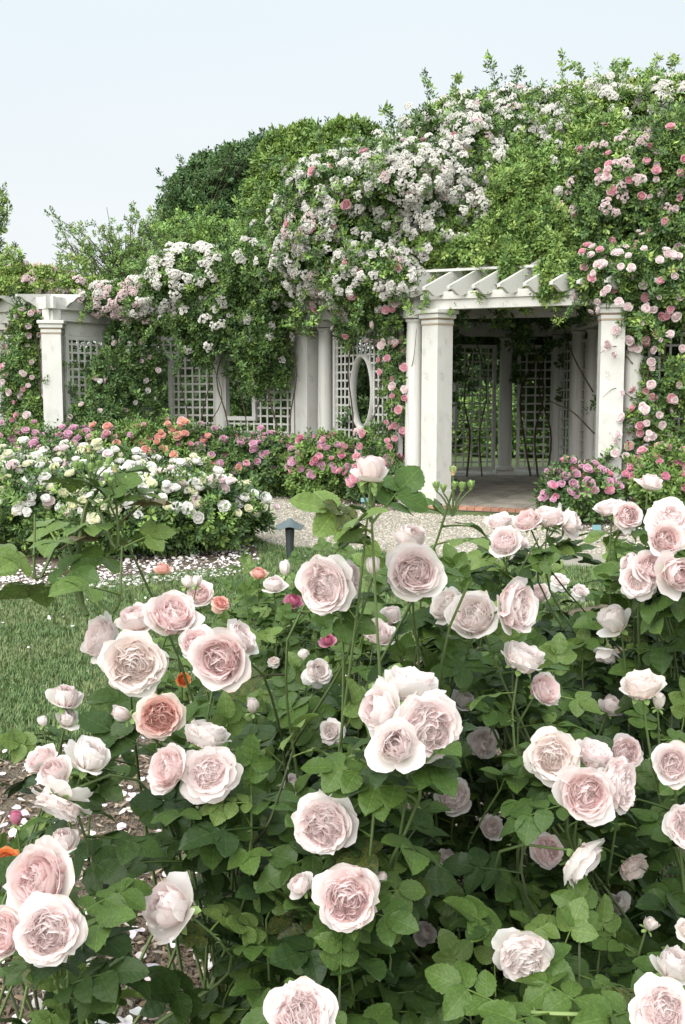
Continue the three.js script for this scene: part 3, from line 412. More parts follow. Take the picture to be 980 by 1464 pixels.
function blooms(parent, pts, geos, size, rng, most = 300, name = 'bloom', off = .05) { // single blooms are parts; past 300 the rest is one mass
  const rest = geos.map(() => []);
  pts.forEach(({ p, n }, i) => {
    const up = n.clone().add(V((rng() - .5) * .7, .25 + (rng() - .5) * .5, .35 + (rng() - .5) * .6)).normalize(), s = size * (.75 + rng() * .5), q = quatTo(up, rng() * 6.3), w = p.clone().sub(parent.position).addScaledVector(n, off), k = Math.floor(rng() * geos.length);
    if (i < most) { const m = mesh(name, geos[k], M.petal, parent); m.position.copy(w); m.quaternion.copy(q); m.scale.setScalar(s); } else rest[k].push([mat4(w, q, s), null]);
  });
  rest.forEach((r, k) => r.length && instanced(name + '_mass', geos[k], M.petal, r, parent));
}
function vines(parent, list, m = M.twig) { for (const [pts, r0, r1] of list) mesh('stem', tube(pts.map(p => p.clone().sub(parent.position)), r0, r1, 5, 14, .12), m, parent); }
function shoot(parent, base, tip, rng, cols, size = .09) { const mid = base.clone().lerp(tip, .55).add(V((rng() - .5) * .15, .08, (rng() - .5) * .1)); vines(parent, [[[base, mid, tip], .006, .002]], M.stem); const c = new THREE.CatmullRomCurve3([base, mid, tip]), pts = []; for (let i = 0; i < 11; i++) { const t = .15 + .85 * i / 10; pts.push({ p: c.getPoint(t), n: V(Math.cos(i * 2.4), .3, Math.sin(i * 2.4)) }); } foliage(parent, pts, size, cols, rng); }
function climber(name, label, base, ells, o) {
  const rng = rngOf(o.seed), t = thing(name, label, 'climbing rose', [base.x, 0, base.z], o.group); ells = lobed(ells, rng, 4, .3); if (o.cat) t.userData.category = o.cat;
  const pts = massPoints(ells, Math.round(o.n * 2.2), rng, { amp: .36, ...o }), sprays = massPoints(ells, Math.round(o.sprays ?? o.n / 95), rng, { amp: .2, deep: .1, fringe: 0 }).filter(q => q.n.z > -.5);
  for (const q of sprays) { // long arching canes that break out of the mass
    const L = (.3 + rng() * .5) * (q.n.y > .5 ? .62 : 1), d = q.n.clone().add(V((rng() - .5) * .9, q.n.y > .2 ? .9 : .1, (rng() - .5) * .9)).normalize(), a = q.p.clone().addScaledVector(d, -.15), b = q.p.clone().addScaledVector(d, L * .6), e = b.clone().add(V(d.x * L * .5, L * (q.n.y > .55 ? .25 : -.42), d.z * L * .5)), c = new THREE.CatmullRomCurve3([a, b, e]);
    vines(t, [[[a, b, e], .005, .002]], M.stem); const k = Math.round(L * 26); for (let i = 0; i < k; i++) { const u = .2 + .8 * i / k, w = rng() * 6.3; pts.push({ p: c.getPoint(u), n: V(Math.cos(w), .3, Math.sin(w)), s: 1 }); } }
  foliage(t, pts, (o.size || .12) * .64, o.cols, rng, { geos: o.geos });
  for (const b of o.blooms || []) { let pts = massPoints(b.ells || ells, b.n, rng, { freq: 1.6, amp: .2, deep: .06, keep: (p, nz, r) => { const q = noise(p.x * 1.25 + (b.off || 0), p.y * 1.25, p.z * 1.25); return q > (b.thr ?? -.2) || r() < (b.stray ?? .06); } }); pts = pts.filter(q => q.n.z > -.25); pts.sort((a, c) => c.p.z - a.p.z); blooms(t, pts, b.geos, b.size, rng, b.most ?? 300, b.name, b.lift ?? .06); }
  if (o.stems) vines(t, o.stems); for (const [a, b] of o.shoots || []) shoot(t, a, b, rng, o.cols, (o.size || .12) * .8); return t;
}
// the roof is buried under several roses
climber('rambling_rose', 'huge rambling rose with white clusters mounded over the entrance roof', GX(560, 15.0), [E(505, 345, 15.6, 100, 85, .8), E(450, 338, 16.3, 50, 76, .7), E(475, 288, 15.6, 52, 46, .8), E(558, 275, 15.6, 86, 56, 1.1), E(645, 238, 16.4, 78, 58, 1.3), E(725, 208, 17, 76, 50, 1.4), E(445, 390, 16.3, 50, 32, .45), E(660, 300, 15.7, 80, 60, .9), E(540, 395, 14.75, 55, 36, .4)],
  { seed: 101, n: 15000, cols: [...GRN.mid, ...GRN.dark, GRN.light[0]], blooms: [{ n: 2300, geos: CLUS.white, size: .032, name: 'bloom_cluster', thr: -.05, stray: .4, lift: .09 }, { n: 260, geos: CLUS.blush, size: .04, name: 'pale_pink_cluster', off: 7, thr: .2, stray: .05, most: 100 }, { n: 520, geos: CLUS.white, size: .032, name: 'white_spray', thr: -.45, stray: .4, lift: .12, most: 200, ells: [E(590, 262, 14.9, 70, 36, .6), E(670, 250, 15.3, 70, 40, .6), E(735, 215, 15.8, 60, 34, .6), E(640, 310, 14.9, 60, 40, .4), E(790, 205, 16.0, 50, 30, .6)] }, { n: 85, geos: farBloom.pink, size: .058, name: 'pink_bloom', off: 3, thr: -.1, most: 85 }],
    shoots: [[P(620, 165, 16.2), P(606, 106, 16.2)], [P(715, 145, 16.8), P(700, 82, 16.8)], [P(560, 200, 15.6), P(545, 158, 15.6)], [P(735, 140, 17), P(742, 100, 17)]] });
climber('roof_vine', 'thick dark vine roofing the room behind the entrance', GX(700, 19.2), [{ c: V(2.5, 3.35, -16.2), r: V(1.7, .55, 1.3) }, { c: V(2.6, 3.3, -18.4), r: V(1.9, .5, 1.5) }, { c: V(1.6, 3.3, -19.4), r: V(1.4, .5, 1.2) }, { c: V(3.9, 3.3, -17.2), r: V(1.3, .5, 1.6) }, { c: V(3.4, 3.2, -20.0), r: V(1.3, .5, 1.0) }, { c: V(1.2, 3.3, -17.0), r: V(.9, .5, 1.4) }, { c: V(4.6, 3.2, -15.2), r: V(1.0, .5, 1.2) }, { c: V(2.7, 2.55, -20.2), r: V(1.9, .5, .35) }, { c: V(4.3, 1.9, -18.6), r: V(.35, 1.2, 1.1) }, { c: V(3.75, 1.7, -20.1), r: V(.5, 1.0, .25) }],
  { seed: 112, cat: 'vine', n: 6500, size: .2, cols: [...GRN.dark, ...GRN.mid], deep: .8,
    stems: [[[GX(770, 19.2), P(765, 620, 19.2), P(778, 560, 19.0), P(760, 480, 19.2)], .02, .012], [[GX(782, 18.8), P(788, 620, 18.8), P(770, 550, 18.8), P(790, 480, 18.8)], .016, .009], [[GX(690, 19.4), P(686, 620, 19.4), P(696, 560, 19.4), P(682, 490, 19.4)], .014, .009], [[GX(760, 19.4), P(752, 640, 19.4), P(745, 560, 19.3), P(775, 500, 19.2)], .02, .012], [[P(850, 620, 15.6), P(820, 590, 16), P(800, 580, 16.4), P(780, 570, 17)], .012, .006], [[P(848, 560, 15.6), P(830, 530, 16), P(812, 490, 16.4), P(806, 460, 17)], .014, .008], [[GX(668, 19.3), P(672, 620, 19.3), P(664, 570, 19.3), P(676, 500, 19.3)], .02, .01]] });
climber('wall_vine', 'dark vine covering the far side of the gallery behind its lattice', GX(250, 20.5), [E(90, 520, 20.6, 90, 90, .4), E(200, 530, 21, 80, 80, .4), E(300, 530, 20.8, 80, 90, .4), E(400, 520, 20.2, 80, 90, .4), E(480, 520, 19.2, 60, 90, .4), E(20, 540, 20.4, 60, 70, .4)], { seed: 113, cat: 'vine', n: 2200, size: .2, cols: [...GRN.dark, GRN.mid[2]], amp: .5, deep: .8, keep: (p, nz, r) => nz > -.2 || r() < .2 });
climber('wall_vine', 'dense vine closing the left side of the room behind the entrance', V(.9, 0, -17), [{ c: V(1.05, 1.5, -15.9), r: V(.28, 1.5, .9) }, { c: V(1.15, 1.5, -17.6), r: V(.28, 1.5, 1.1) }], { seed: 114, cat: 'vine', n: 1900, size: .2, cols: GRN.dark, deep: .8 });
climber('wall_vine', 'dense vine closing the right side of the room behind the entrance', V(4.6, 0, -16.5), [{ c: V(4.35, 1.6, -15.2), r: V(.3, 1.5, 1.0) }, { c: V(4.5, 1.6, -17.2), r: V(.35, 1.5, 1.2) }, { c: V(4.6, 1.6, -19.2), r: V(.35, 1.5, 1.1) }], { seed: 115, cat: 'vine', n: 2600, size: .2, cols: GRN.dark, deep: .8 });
climber('leafy_vine', 'pale green leafy vine spilling over the rafters without flowers', GX(760, 15.5), [E(752, 300, 15.3, 85, 75, .9), E(690, 362, 14.9, 90, 30, .5), E(790, 350, 14.7, 70, 36, .5), E(735, 395, 14.2, 16, 42, .12), E(795, 400, 13.85, 26, 34, .15), E(828, 250, 15.8, 60, 80, 1)],
  { seed: 102, cat: 'vine', n: 7600, cols: [...GRN.light, ...GRN.mid], amp: .3, blooms: [{ n: 60, geos: CLUS.white, size: .034, name: 'bloom_cluster', thr: .1, lift: .09 }] });
climber('rambling_rose', 'tall rambling rose with scattered white clusters behind the leafy roof', GX(850, 18), [E(820, 200, 17.2, 82, 54, 1.3), E(915, 185, 16.6, 95, 50, 1.3), E(1010, 178, 16.4, 90, 54, 1.3), E(655, 180, 18.6, 42, 26, .9)],
  { seed: 103, n: 6400, cols: [...GRN.light, ...GRN.mid, GRN.yellow[0]], amp: .34, blooms: [{ n: 1150, geos: CLUS.white, size: .033, name: 'bloom_cluster', thr: -.2, stray: .4, lift: .1 }], shoots: [[P(812, 150, 17), P(806, 78, 17)], [P(835, 140, 17), P(820, 92, 17)], [P(900, 130, 16.8), P(893, 92, 16.8)], [P(958, 120, 16.6), P(962, 84, 16.6)], [P(640, 140, 18.4), P(655, 112, 18.4)]] });
climber('climbing_rose', 'climbing rose with round pink blooms over the lattice right of the entrance', GX(935, 13.5), [E(905, 300, 14.4, 80, 90, .9), E(990, 290, 14.2, 80, 120, .9), E(880, 395, 13.6, 48, 34, .4), E(950, 410, 13.6, 70, 50, .45), E(900, 450, 13.55, 18, 40, .2), E(952, 500, 13.6, 42, 90, .24), E(940, 620, 13.55, 40, 80, .26), E(985, 590, 13.6, 40, 130, .25), E(965, 700, 13.5, 50, 40, .3)],
  { seed: 104, n: 8200, keep: (p, nz, r) => p.y > 2.6 || (nz > -.1 && r() < .6), cols: [...GRN.mid, ...GRN.dark, GRN.light[1]], deep: .6, blooms: [{ n: 190, geos: farBloom.pink, size: .054, thr: -.7, stray: .3, lift: .11 }, { n: 180, geos: farBloom.blush, size: .054, thr: -.5, off: 4, name: 'pale_bloom', lift: .1 }, { n: 60, geos: CLUS.blush, size: .036, name: 'bloom_cluster', thr: -.3, stray: .4, ells: [E(905, 300, 14.3, 85, 100, .9)] }, { n: 90, geos: farBloom.blush, size: .05, name: 'small_bloom', thr: -1, lift: .1, ells: [E(905, 450, 13.3, 34, 60, .2), E(945, 520, 13.35, 36, 110, .2), E(920, 400, 13.3, 60, 40, .3), E(915, 640, 13.35, 26, 60, .2)] }],
    stems: [[[GX(925, 13.5), P(915, 600, 13.5), P(935, 470, 13.5), P(905, 400, 13.5)], .022, .01], [[GX(955, 13.5), P(965, 620, 13.5), P(950, 500, 13.6), P(990, 400, 13.6)], .02, .01], [[P(905, 520, 13.5), P(880, 495, 13.4), P(858, 505, 13.3)], .007, .003], [[P(905, 570, 13.5), P(880, 555, 13.4), P(862, 568, 13.35)], .006, .003]] });
climber('climbing_rose', 'open climbing rose with small pink blooms over the oval lattice opening', GX(540, 15.2), [E(515, 450, 15.4, 34, 24, .3), E(562, 450, 14.9, 24, 32, .26), E(560, 530, 15.0, 16, 70, .12), E(498, 470, 16.0, 14, 26, .1), E(545, 630, 15.1, 30, 26, .2), E(575, 560, 14.85, 12, 60, .1)],
  { seed: 105, n: 480, size: .115, cols: [...GRN.mid, ...GRN.dark, GRN.light[2]], deep: .7, blooms: [{ n: 70, geos: farBloom.pink, size: .05, thr: -.9, lift: .08 }, { n: 24, geos: farBloom.blush, size: .056, thr: -.9, name: 'pale_bloom', lift: .08 }],
    stems: [[[GX(500, 15.9), P(505, 600, 15.9), P(498, 520, 15.9), P(520, 440, 15.6)], .016, .008], [[GX(560, 15.0), P(556, 620, 15), P(572, 540, 14.9), P(565, 450, 14.9)], .016, .008], [[GX(530, 15.3), P(520, 640, 15.3), P(545, 560, 15.2), P(530, 470, 15.2)], .014, .006], [[P(572, 560, 14.9), P(590, 520, 14.6), P(596, 470, 14.55)], .007, .003]] });
// gallery
climber('rambling_rose', 'white flowered rambling rose draped along the gallery beam', GX(290, 17.4), [E(205, 428, 17.2, 68, 22, .45), E(285, 405, 17.1, 66, 36, .6), E(355, 395, 16.9, 52, 46, .6), E(250, 455, 17.3, 60, 22, .35)],
  { seed: 106, n: 3600, cols: [...GRN.mid, ...GRN.dark, GRN.light[0]], blooms: [{ n: 250, geos: CLUS.white, size: .036, name: 'bloom_cluster', thr: .05, ells: [E(205, 424, 17.1, 70, 22, .45), E(280, 398, 17, 62, 36, .6)] }, { n: 90, geos: CLUS.blush, size: .034, name: 'pale_pink_cluster', thr: -.1, off: 5, ells: [E(180, 428, 17.1, 60, 20, .4)] }, { n: 40, geos: CLUS.white, size: .036, name: 'small_cluster', thr: -.1, ells: [E(350, 400, 16.8, 60, 50, .6), E(300, 470, 16.9, 60, 30, .4)] }] });
climber('leafy_climber', 'dark green climber hanging in a curtain over the gallery lattice', GX(380, 17.2), [E(315, 462, 17.0, 56, 30, .35), E(370, 475, 16.9, 36, 50, .4), E(388, 418, 16.9, 40, 34, .4), E(345, 425, 17, 60, 36, .5), E(368, 540, 17.0, 18, 26, .2), E(400, 500, 16.95, 14, 45, .15), E(285, 500, 17.2, 18, 24, .18)],
  { seed: 107, cat: 'climber', n: 2400, amp: .5, keep: (p, nz, r) => nz > -.2 || r() < .25, cols: [...GRN.dark, ...GRN.mid], blooms: [{ n: 26, geos: CLUS.white, size: .032, name: 'bloom_cluster', thr: -.3 }],
    stems: [[[GX(400, 16.9), P(398, 620, 16.9), P(385, 560, 16.9), P(392, 480, 16.9)], .02, .012], [[GX(420, 16.8), P(415, 600, 16.8), P(424, 530, 16.8), P(405, 470, 16.8)], .014, .01], [[GX(330, 17.3), P(325, 600, 17.3), P(310, 540, 17.3), P(330, 480, 17.3)], .016, .009], [[GX(345, 17.2), P(352, 600, 17.2), P(340, 540, 17.2), P(352, 470, 17.2)], .012, .008], [[GX(290, 17.4), P(288, 600, 17.4), P(300, 540, 17.4), P(280, 470, 17.4)], .014, .008], [[GX(265, 17.5), P(270, 600, 17.5), P(258, 540, 17.5), P(272, 470, 17.5)], .012, .007], [[GX(310, 17.3), P(300, 610, 17.3), P(318, 570, 17.3), P(296, 500, 17.3)], .01, .006]] });
climber('climbing_rose', 'dense dark climbing rose with few white blooms against the gallery lattice', GX(165, 17.0), [E(165, 550, 17.1, 28, 44, .28), E(192, 530, 17.4, 32, 56, .28), E(140, 605, 16.8, 38, 30, .3), E(205, 590, 17.3, 30, 36, .28), E(178, 480, 17.4, 20, 24, .2)],
  { seed: 108, n: 1700, amp: .6, keep: (p, nz, r) => nz > -.25 || r() < .25, cols: [...GRN.dark, GRN.mid[0], GRN.dark[1]], deep: .5, blooms: [{ n: 58, geos: farBloom.blush, size: .05, thr: -.6, lift: .07 }, { n: 22, geos: farBloom.white, size: .045, thr: -.6, name: 'white_bloom', lift: .07 }] });
climber('climbing_rose', 'climbing rose with pale pink blooms between the corner pillar and the far column', GX(38, 17.0), [E(36, 520, 17.0, 24, 60, .18), E(22, 560, 17.1, 18, 60, .15), E(50, 600, 16.9, 16, 40, .16), E(40, 455, 16.9, 22, 18, .2)],
  { seed: 109, n: 900, cols: [...GRN.mid, ...GRN.dark, GRN.yellow[1]], deep: .7, blooms: [{ n: 48, geos: farBloom.blush, size: .052, thr: -.9, lift: .08 }, { n: 22, geos: farBloom.pink, size: .048, thr: -.9, name: 'pink_bloom', lift: .08 }], stems: [[[GX(50, 16.9), P(56, 600, 16.9), P(58, 520, 16.8), P(40, 450, 16.9)], .016, .008]] });
climber('rambling_rose', 'yellow green rambling rose with blush sprays on top of the corner pavilion', GX(40, 17.6), [E(30, 408, 17.5, 60, 20, .5), E(100, 412, 17.7, 40, 12, .4), E(-30, 410, 17.6, 40, 26, .5)],
  { seed: 110, n: 1700, cols: [...GRN.yellow, ...GRN.light], blooms: [{ n: 80, geos: CLUS.blush, size: .038, name: 'bloom_cluster', thr: -.3 }] });
// ---------------------------------------------------------------- trees and shrubs behind
function tree(name, label, base, h, ells, o) {
  const rng = rngOf(o.seed), big = ells.length, t = thing(name, label, o.cat || 'tree', [base.x, 0, base.z], o.group), top = V(0, h, 0);
  mesh('trunk', tube([V(0, -.1, 0), V(.1, h * .3, 0), V(-.05, h * .6, .1), V(0, h * .85, 0)], o.r || .25, .05, 8, 10, .06), M.trunk, t);
  ells = lobed(ells, rng, o.lobes ?? 5); ells.forEach((e, i) => { if (i % 3) return; const d = e.c.clone().sub(base); mesh('limb', tube([V(0, h * (.3 + .08 * (i % 4)), 0), V(d.x * .45, lerp(h * .4, d.y, .55), d.z * .45), d], (o.r || .25) * .4, .02, 6, 8, .08), M.trunk, t); });
  const pts = massPoints(ells, Math.round(o.n * 1.5), rng, { fringe: o.fringe ?? .35, freq: o.freq || 1.1, amp: (o.amp ?? .3) + .12, deep: o.deep ?? .5, keep: (p, nz, r) => nz > -.3 || r() < .3 }); const sets = TREESPRIG.map(() => []);
  for (const { p, n } of pts) sets[Math.floor(rng() * 3)].push([mat4(p.clone().sub(t.position), quatTo(n.clone().add(V((rng() - .5) * 1.6, rng() - .2, (rng() - .5) * 1.6)).normalize(), rng() * 6), (o.size || .3) * .74 * (.6 + rng() * .8)), tint(rng, pick(rng, o.cols), .25, .08)]);
  sets.forEach((s, i) => s.length && instanced('crown', TREESPRIG[i], M.foliageSoft, s, t)); return t;
}
function twigTree(name, label, base, list, o) { // loose tree: many thin limbs, leaves along their outer halves
  const rng = rngOf(o.seed), t = thing(name, label, 'tree', [base.x, 0, base.z]), sets = TREESPRIG.map(() => []), h = o.h;
  mesh('trunk', tube([V(0, -.1, 0), V(.06, h * .4, 0), V(-.04, h * .8, .05), V(0, h, 0)], o.r, o.r * .35, 7, 8, .06), M.trunk, t);
  for (const [px, py, d, sx, sy, n] of list) for (let i = 0; i < n; i++) {
    const tip = P(px + (rng() - .5) * 2 * sx, py + (rng() - .5) * 2 * sy, d + (rng() - .5) * 1.6).sub(t.position), y0 = Math.min(tip.y * .75, h * (.35 + .6 * rng())), a = V(0, y0, 0), mid = a.clone().lerp(tip, .55).add(V((rng() - .5) * .3, .12 * tip.distanceTo(a), (rng() - .5) * .3));
    mesh('limb', tube([a, mid, tip], .03, .006, 4, 8, .05), M.trunk, t); const c = new THREE.CatmullRomCurve3([a, mid, tip]), k = Math.round(o.leaf * (.6 + rng() * .8));
    for (let j = 0; j < k; j++) { const u = 1 - .75 * Math.pow(rng(), 1.2), p = c.getPoint(u).add(V((rng() - .5) * .34, (rng() - .5) * .3, (rng() - .5) * .34)); sets[j % 3].push([mat4(p, quatTo(V(rng() - .5, rng() * .8, rng() - .5).normalize(), rng() * 6), o.size * (.6 + rng() * .8)), tint(rng, pick(rng, o.cols), .25, .08)]); }
  }
  sets.forEach((s, i) => instanced('crown', TREESPRIG[i], M.foliageSoft, s, t)); return t;
}
tree('oak_tree', 'dense dark green round tree rising behind the gallery', GX(325, 44), 8.6, [E(318, 275, 44, 50, 42, 1.6), E(285, 305, 43.4, 38, 36, 1.3), E(352, 280, 44, 38, 42, 1.4), E(325, 330, 43, 72, 42, 1.6), E(300, 252, 44, 24, 18, .9), E(345, 248, 44, 30, 20, 1.0), E(268, 335, 43, 30, 28, 1.1), E(382, 268, 44, 36, 44, 1.3)], { seed: 201, n: 6500, size: .38, cols: [rgb(.07, .14, .04), rgb(.052, .11, .035), rgb(.095, .175, .048)], amp: .3, freq: 1.2, fringe: .45, lobes: 7, r: .3 });
tree('maple_tree', 'olive green tree with a rounded top behind the white roses', GX(455, 34), 7.5, [E(436, 226, 34, 46, 30, 1.1), E(490, 216, 34, 46, 26, 1.1), E(455, 275, 33.6, 75, 50, 1.3), E(405, 275, 33.6, 32, 45, 1), E(395, 330, 33.5, 40, 50, 1)], { seed: 202, n: 6000, size: .34, cols: [rgb(.145, .235, .044), rgb(.185, .28, .055), rgb(.11, .19, .04)], r: .22 });
tree('beech_tree', 'dark leafy tree standing beyond the room behind the entrance', GX(760, 31), 7, [E(700, 440, 31, 90, 60, 1.4), E(800, 430, 31, 90, 70, 1.4), E(760, 500, 30.6, 140, 40, 1.2), E(880, 450, 31, 80, 80, 1.4)], { seed: 206, n: 4200, size: .36, cols: GRN.dark, r: .2 });
twigTree('birch_tree', 'slender loose tree with thin spreading branches beside the dark tree', GX(190, 30), [[170, 330, 30, 36, 36, 20], [120, 345, 29.7, 46, 32, 14], [150, 375, 29.7, 70, 22, 22], [215, 335, 30, 34, 36, 18], [200, 375, 29.6, 60, 26, 22], [85, 330, 30, 10, 22, 3]], { seed: 203, h: 4.6, r: .1, leaf: 11, size: .17, cols: [rgb(.15, .25, .065), rgb(.19, .295, .08), rgb(.23, .33, .1)] });
twigTree('willow_tree', 'airy pale green shrubby tree before the dark tree', GX(280, 26), [[250, 355, 26, 40, 40, 26], [295, 340, 26, 36, 36, 24], [330, 355, 26, 44, 36, 26], [225, 395, 26, 50, 22, 22], [375, 345, 25.4, 34, 34, 18], [300, 385, 25.6, 80, 24, 30]], { seed: 204, h: 4.2, r: .09, leaf: 19, size: .17, cols: [rgb(.18, .30, .065), rgb(.22, .345, .08), rgb(.14, .24, .055)] });
twigTree('garden_tree', 'light green leafy tree beyond the corner pavilion', GX(-24, 26), [[-14, 330, 26, 26, 60, 30], [6, 385, 26, 30, 26, 22], [-40, 320, 26, 30, 70, 26], [20, 405, 25.6, 34, 16, 16], [4, 280, 26, 8, 30, 5]], { seed: 205, h: 4.8, r: .1, leaf: 13, size: .17, cols: [rgb(.16, .265, .052), rgb(.205, .295, .07), rgb(.12, .195, .045)] });
twigTree('oak_sapling', 'dark tree with twiggy outline leaning against the round dark tree', GX(262, 42), [[262, 275, 42, 30, 34, 14], [246, 305, 42, 22, 30, 12], [300, 228, 42, 26, 14, 10], [345, 222, 42, 30, 12, 10], [232, 285, 42, 12, 18, 3]], { seed: 207, h: 7.6, r: .14, leaf: 13, size: .26, cols: [rgb(.07, .135, .04), rgb(.09, .16, .045)] });
{ // hedge and shrubs seen through the lattice and at the far edge of the lawn
  const rng = rngOf(31); for (const [px, d, rx, h, c, lb] of [[60, 27, 2.2, 1.5, 'mid', 'rounded garden shrub seen past the far left lattice'], [190, 29, 3, 1.9, 'dark', 'broad dark shrub behind the gallery lattice'], [330, 28, 3, 1.7, 'mid', 'green shrub behind the framed gallery openings'], [500, 30, 3, 1.8, 'dark', 'dark shrub behind the oval lattice opening'], [655, 27, 1.3, 1.0, 'light', 'low pale green shrub seen through the back lattice'], [760, 26, 1.6, 1.3, 'mid', 'green shrub behind the back lattice and columns'], [880, 28, 3, 1.7, 'dark', 'dark broad shrub behind the right lattice wall'], [-120, 30, 3, 1.8, 'dark', 'dark shrub beyond the corner pavilion']]) {
    const b = GX(px, d), ells = [{ c: V(b.x, h * .5, b.z), r: V(rx, h * .6, 1) }, { c: V(b.x + rx * .4, h * .55, b.z + .3), r: V(rx * .5, h * .5, .8) }, { c: V(b.x - rx * .5, h * .45, b.z + .2), r: V(rx * .5, h * .5, .8) }]; const t = thing('shrub', lb, 'shrub', [b.x, 0, b.z]);
    mesh('stem', tube([V(0, 0, 0), V(.05, h * .3, 0), V(0, h * .6, 0)], .05, .02, 6, 4), M.trunk, t); const sets = [[], [], []]; for (const q of massPoints(ells, 1300, rng, { freq: 1 })) sets[Math.floor(rng() * 3)].push([mat4(q.p.clone().sub(b), quatTo(q.n.clone().add(V(rng() - .5, rng(), rng() - .5)).normalize(), rng() * 6), .26 * (.6 + rng() * .8)), tint(rng, pick(rng, GRN[c]), .25, .08)]); sets.forEach((s, i) => instanced('foliage', TREESPRIG[i], M.foliageSoft, s, t)); }
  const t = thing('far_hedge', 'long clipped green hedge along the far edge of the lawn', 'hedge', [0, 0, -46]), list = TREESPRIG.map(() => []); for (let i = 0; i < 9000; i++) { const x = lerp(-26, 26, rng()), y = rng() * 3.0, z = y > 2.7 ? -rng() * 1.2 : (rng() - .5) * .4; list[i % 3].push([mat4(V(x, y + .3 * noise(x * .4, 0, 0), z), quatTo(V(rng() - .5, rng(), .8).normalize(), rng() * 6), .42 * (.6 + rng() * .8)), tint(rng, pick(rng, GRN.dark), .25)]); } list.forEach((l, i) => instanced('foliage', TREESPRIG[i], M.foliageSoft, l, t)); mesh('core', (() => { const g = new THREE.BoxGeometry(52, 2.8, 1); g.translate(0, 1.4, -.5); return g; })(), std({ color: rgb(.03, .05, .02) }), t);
}
// ---------------------------------------------------------------- rose bushes along the pergola and the white bed
function farBush(name, label, base, w, h, o) {
  const rng = rngOf(o.seed), t = thing(name, label, 'rose bush', [base.x, 0, base.z], o.group), ells = [{ c: V(base.x, h * .52, base.z), r: V(w, h * .42, w * .8) }, { c: V(base.x + w * .45, h * .5, base.z + w * .2), r: V(w * .6, h * .38, w * .6) }, { c: V(base.x - w * .45, h * .46, base.z + w * .25), r: V(w * .6, h * .38, w * .6) }];
  for (let i = 0; i < 7; i++) { const a = i * 2.4, r = w * (.3 + .5 * rng()); mesh('cane', tube([V((rng() - .5) * .1, 0, (rng() - .5) * .1), V(Math.cos(a) * r * .4, h * .4, Math.sin(a) * r * .4), V(Math.cos(a) * r, h * (.75 + rng() * .2), Math.sin(a) * r)], .009, .004, 5, 6), M.stemOld, t); }
  const pts = massPoints(ells, Math.round(o.n * 1.5), rng, { freq: 3, amp: .45, deep: .75 }); foliage(t, pts, (o.size || .1) * .82, o.cols, rng, { geos: SPRIG });
  for (const [pal, n0, s] of o.blooms) { const n = Math.round(n0 * (o.more || 1.5)), bp = massPoints(ells, n * 3, rng, { freq: 3, amp: .3, deep: .1 }).filter(q => q.n.y > (o.low ?? -.15) && q.n.z > -.5).slice(0, n); for (const q of bp) q.n.add(V(0, .5, .35)).normalize(); blooms(t, bp, farBloom[pal], s, rng, 300, 'bloom', .05); }
  return t;
}
const foot = 'bushes at the foot of the pergola';
[[-40, 16.4, .6, .95, 'dark', [['mauve', 16, .055]], 'mauve rose bush beyond the corner pillar'], [36, 15.9, .55, .9, 'mid', [['mauve', 22, .058], ['pink', 8, .055]], 'lilac pink rose bush before the far round column'], [112, 15.6, .55, .92, 'dark', [['mauve', 22, .058], ['pink', 6, .055]], 'lilac rose bush at the foot of the corner pillar'], [178, 15.4, .5, .95, 'mid', [['mauve', 7, .055], ['coral', 5, .06], ['pink', 4, .056]], 'rose bush with mixed lilac and coral blooms'], [238, 15.6, .55, 1.0, 'mid', [['coral', 10, .06], ['peach', 10, .06], ['pink', 4, .056]], 'coral rose bush under the first framed opening'], [300, 15.7, .5, .9, 'dark', [['mauve', 14, .056], ['coral', 3, .06]], 'lilac rose bush with a few coral blooms'], [358, 15.9, .55, .85, 'dark', [['mauve', 18, .056], ['pink', 6, .055]], 'dark leaved lilac rose bush under the second opening'], [408, 16.0, .42, .78, 'mid', [['mauve', 10, .054]], 'small lilac rose bush beside the square pillar'], [462, 15.6, .45, .82, 'mid', [['mauve', 12, .056], ['rosy', 5, .056], ['pink', 8, .056]], 'mid pink rose bush between the square pillar and oval opening'], [545, 15.0, .4, .68, 'dark', [['pink', 18, .056], ['mauve', 8, .056]], 'pink rose bush left of the entrance columns'], [828, 12.7, .36, .74, 'dark', [['mauve', 24, .052], ['rosy', 7, .05]], 'rounded mauve pink rose bush beside the entrance step'], [965, 12.8, .5, .9, 'mid', [['rosy', 12, .056], ['pink', 10, .056]], 'deep pink rose bush under the right lattice wall']].forEach(([px, d, w, h, c, bl, lb], i) => farBush('rose_bush', lb, GX(px, d), w, h * (d > 15.3 ? 1.14 : 1), { seed: 300 + i, n: 620, cols: c === 'dark' ? [...GRN.dark, GRN.mid[0]] : [...GRN.mid, GRN.light[2]], blooms: bl, group: foot, more: 2.0 }));
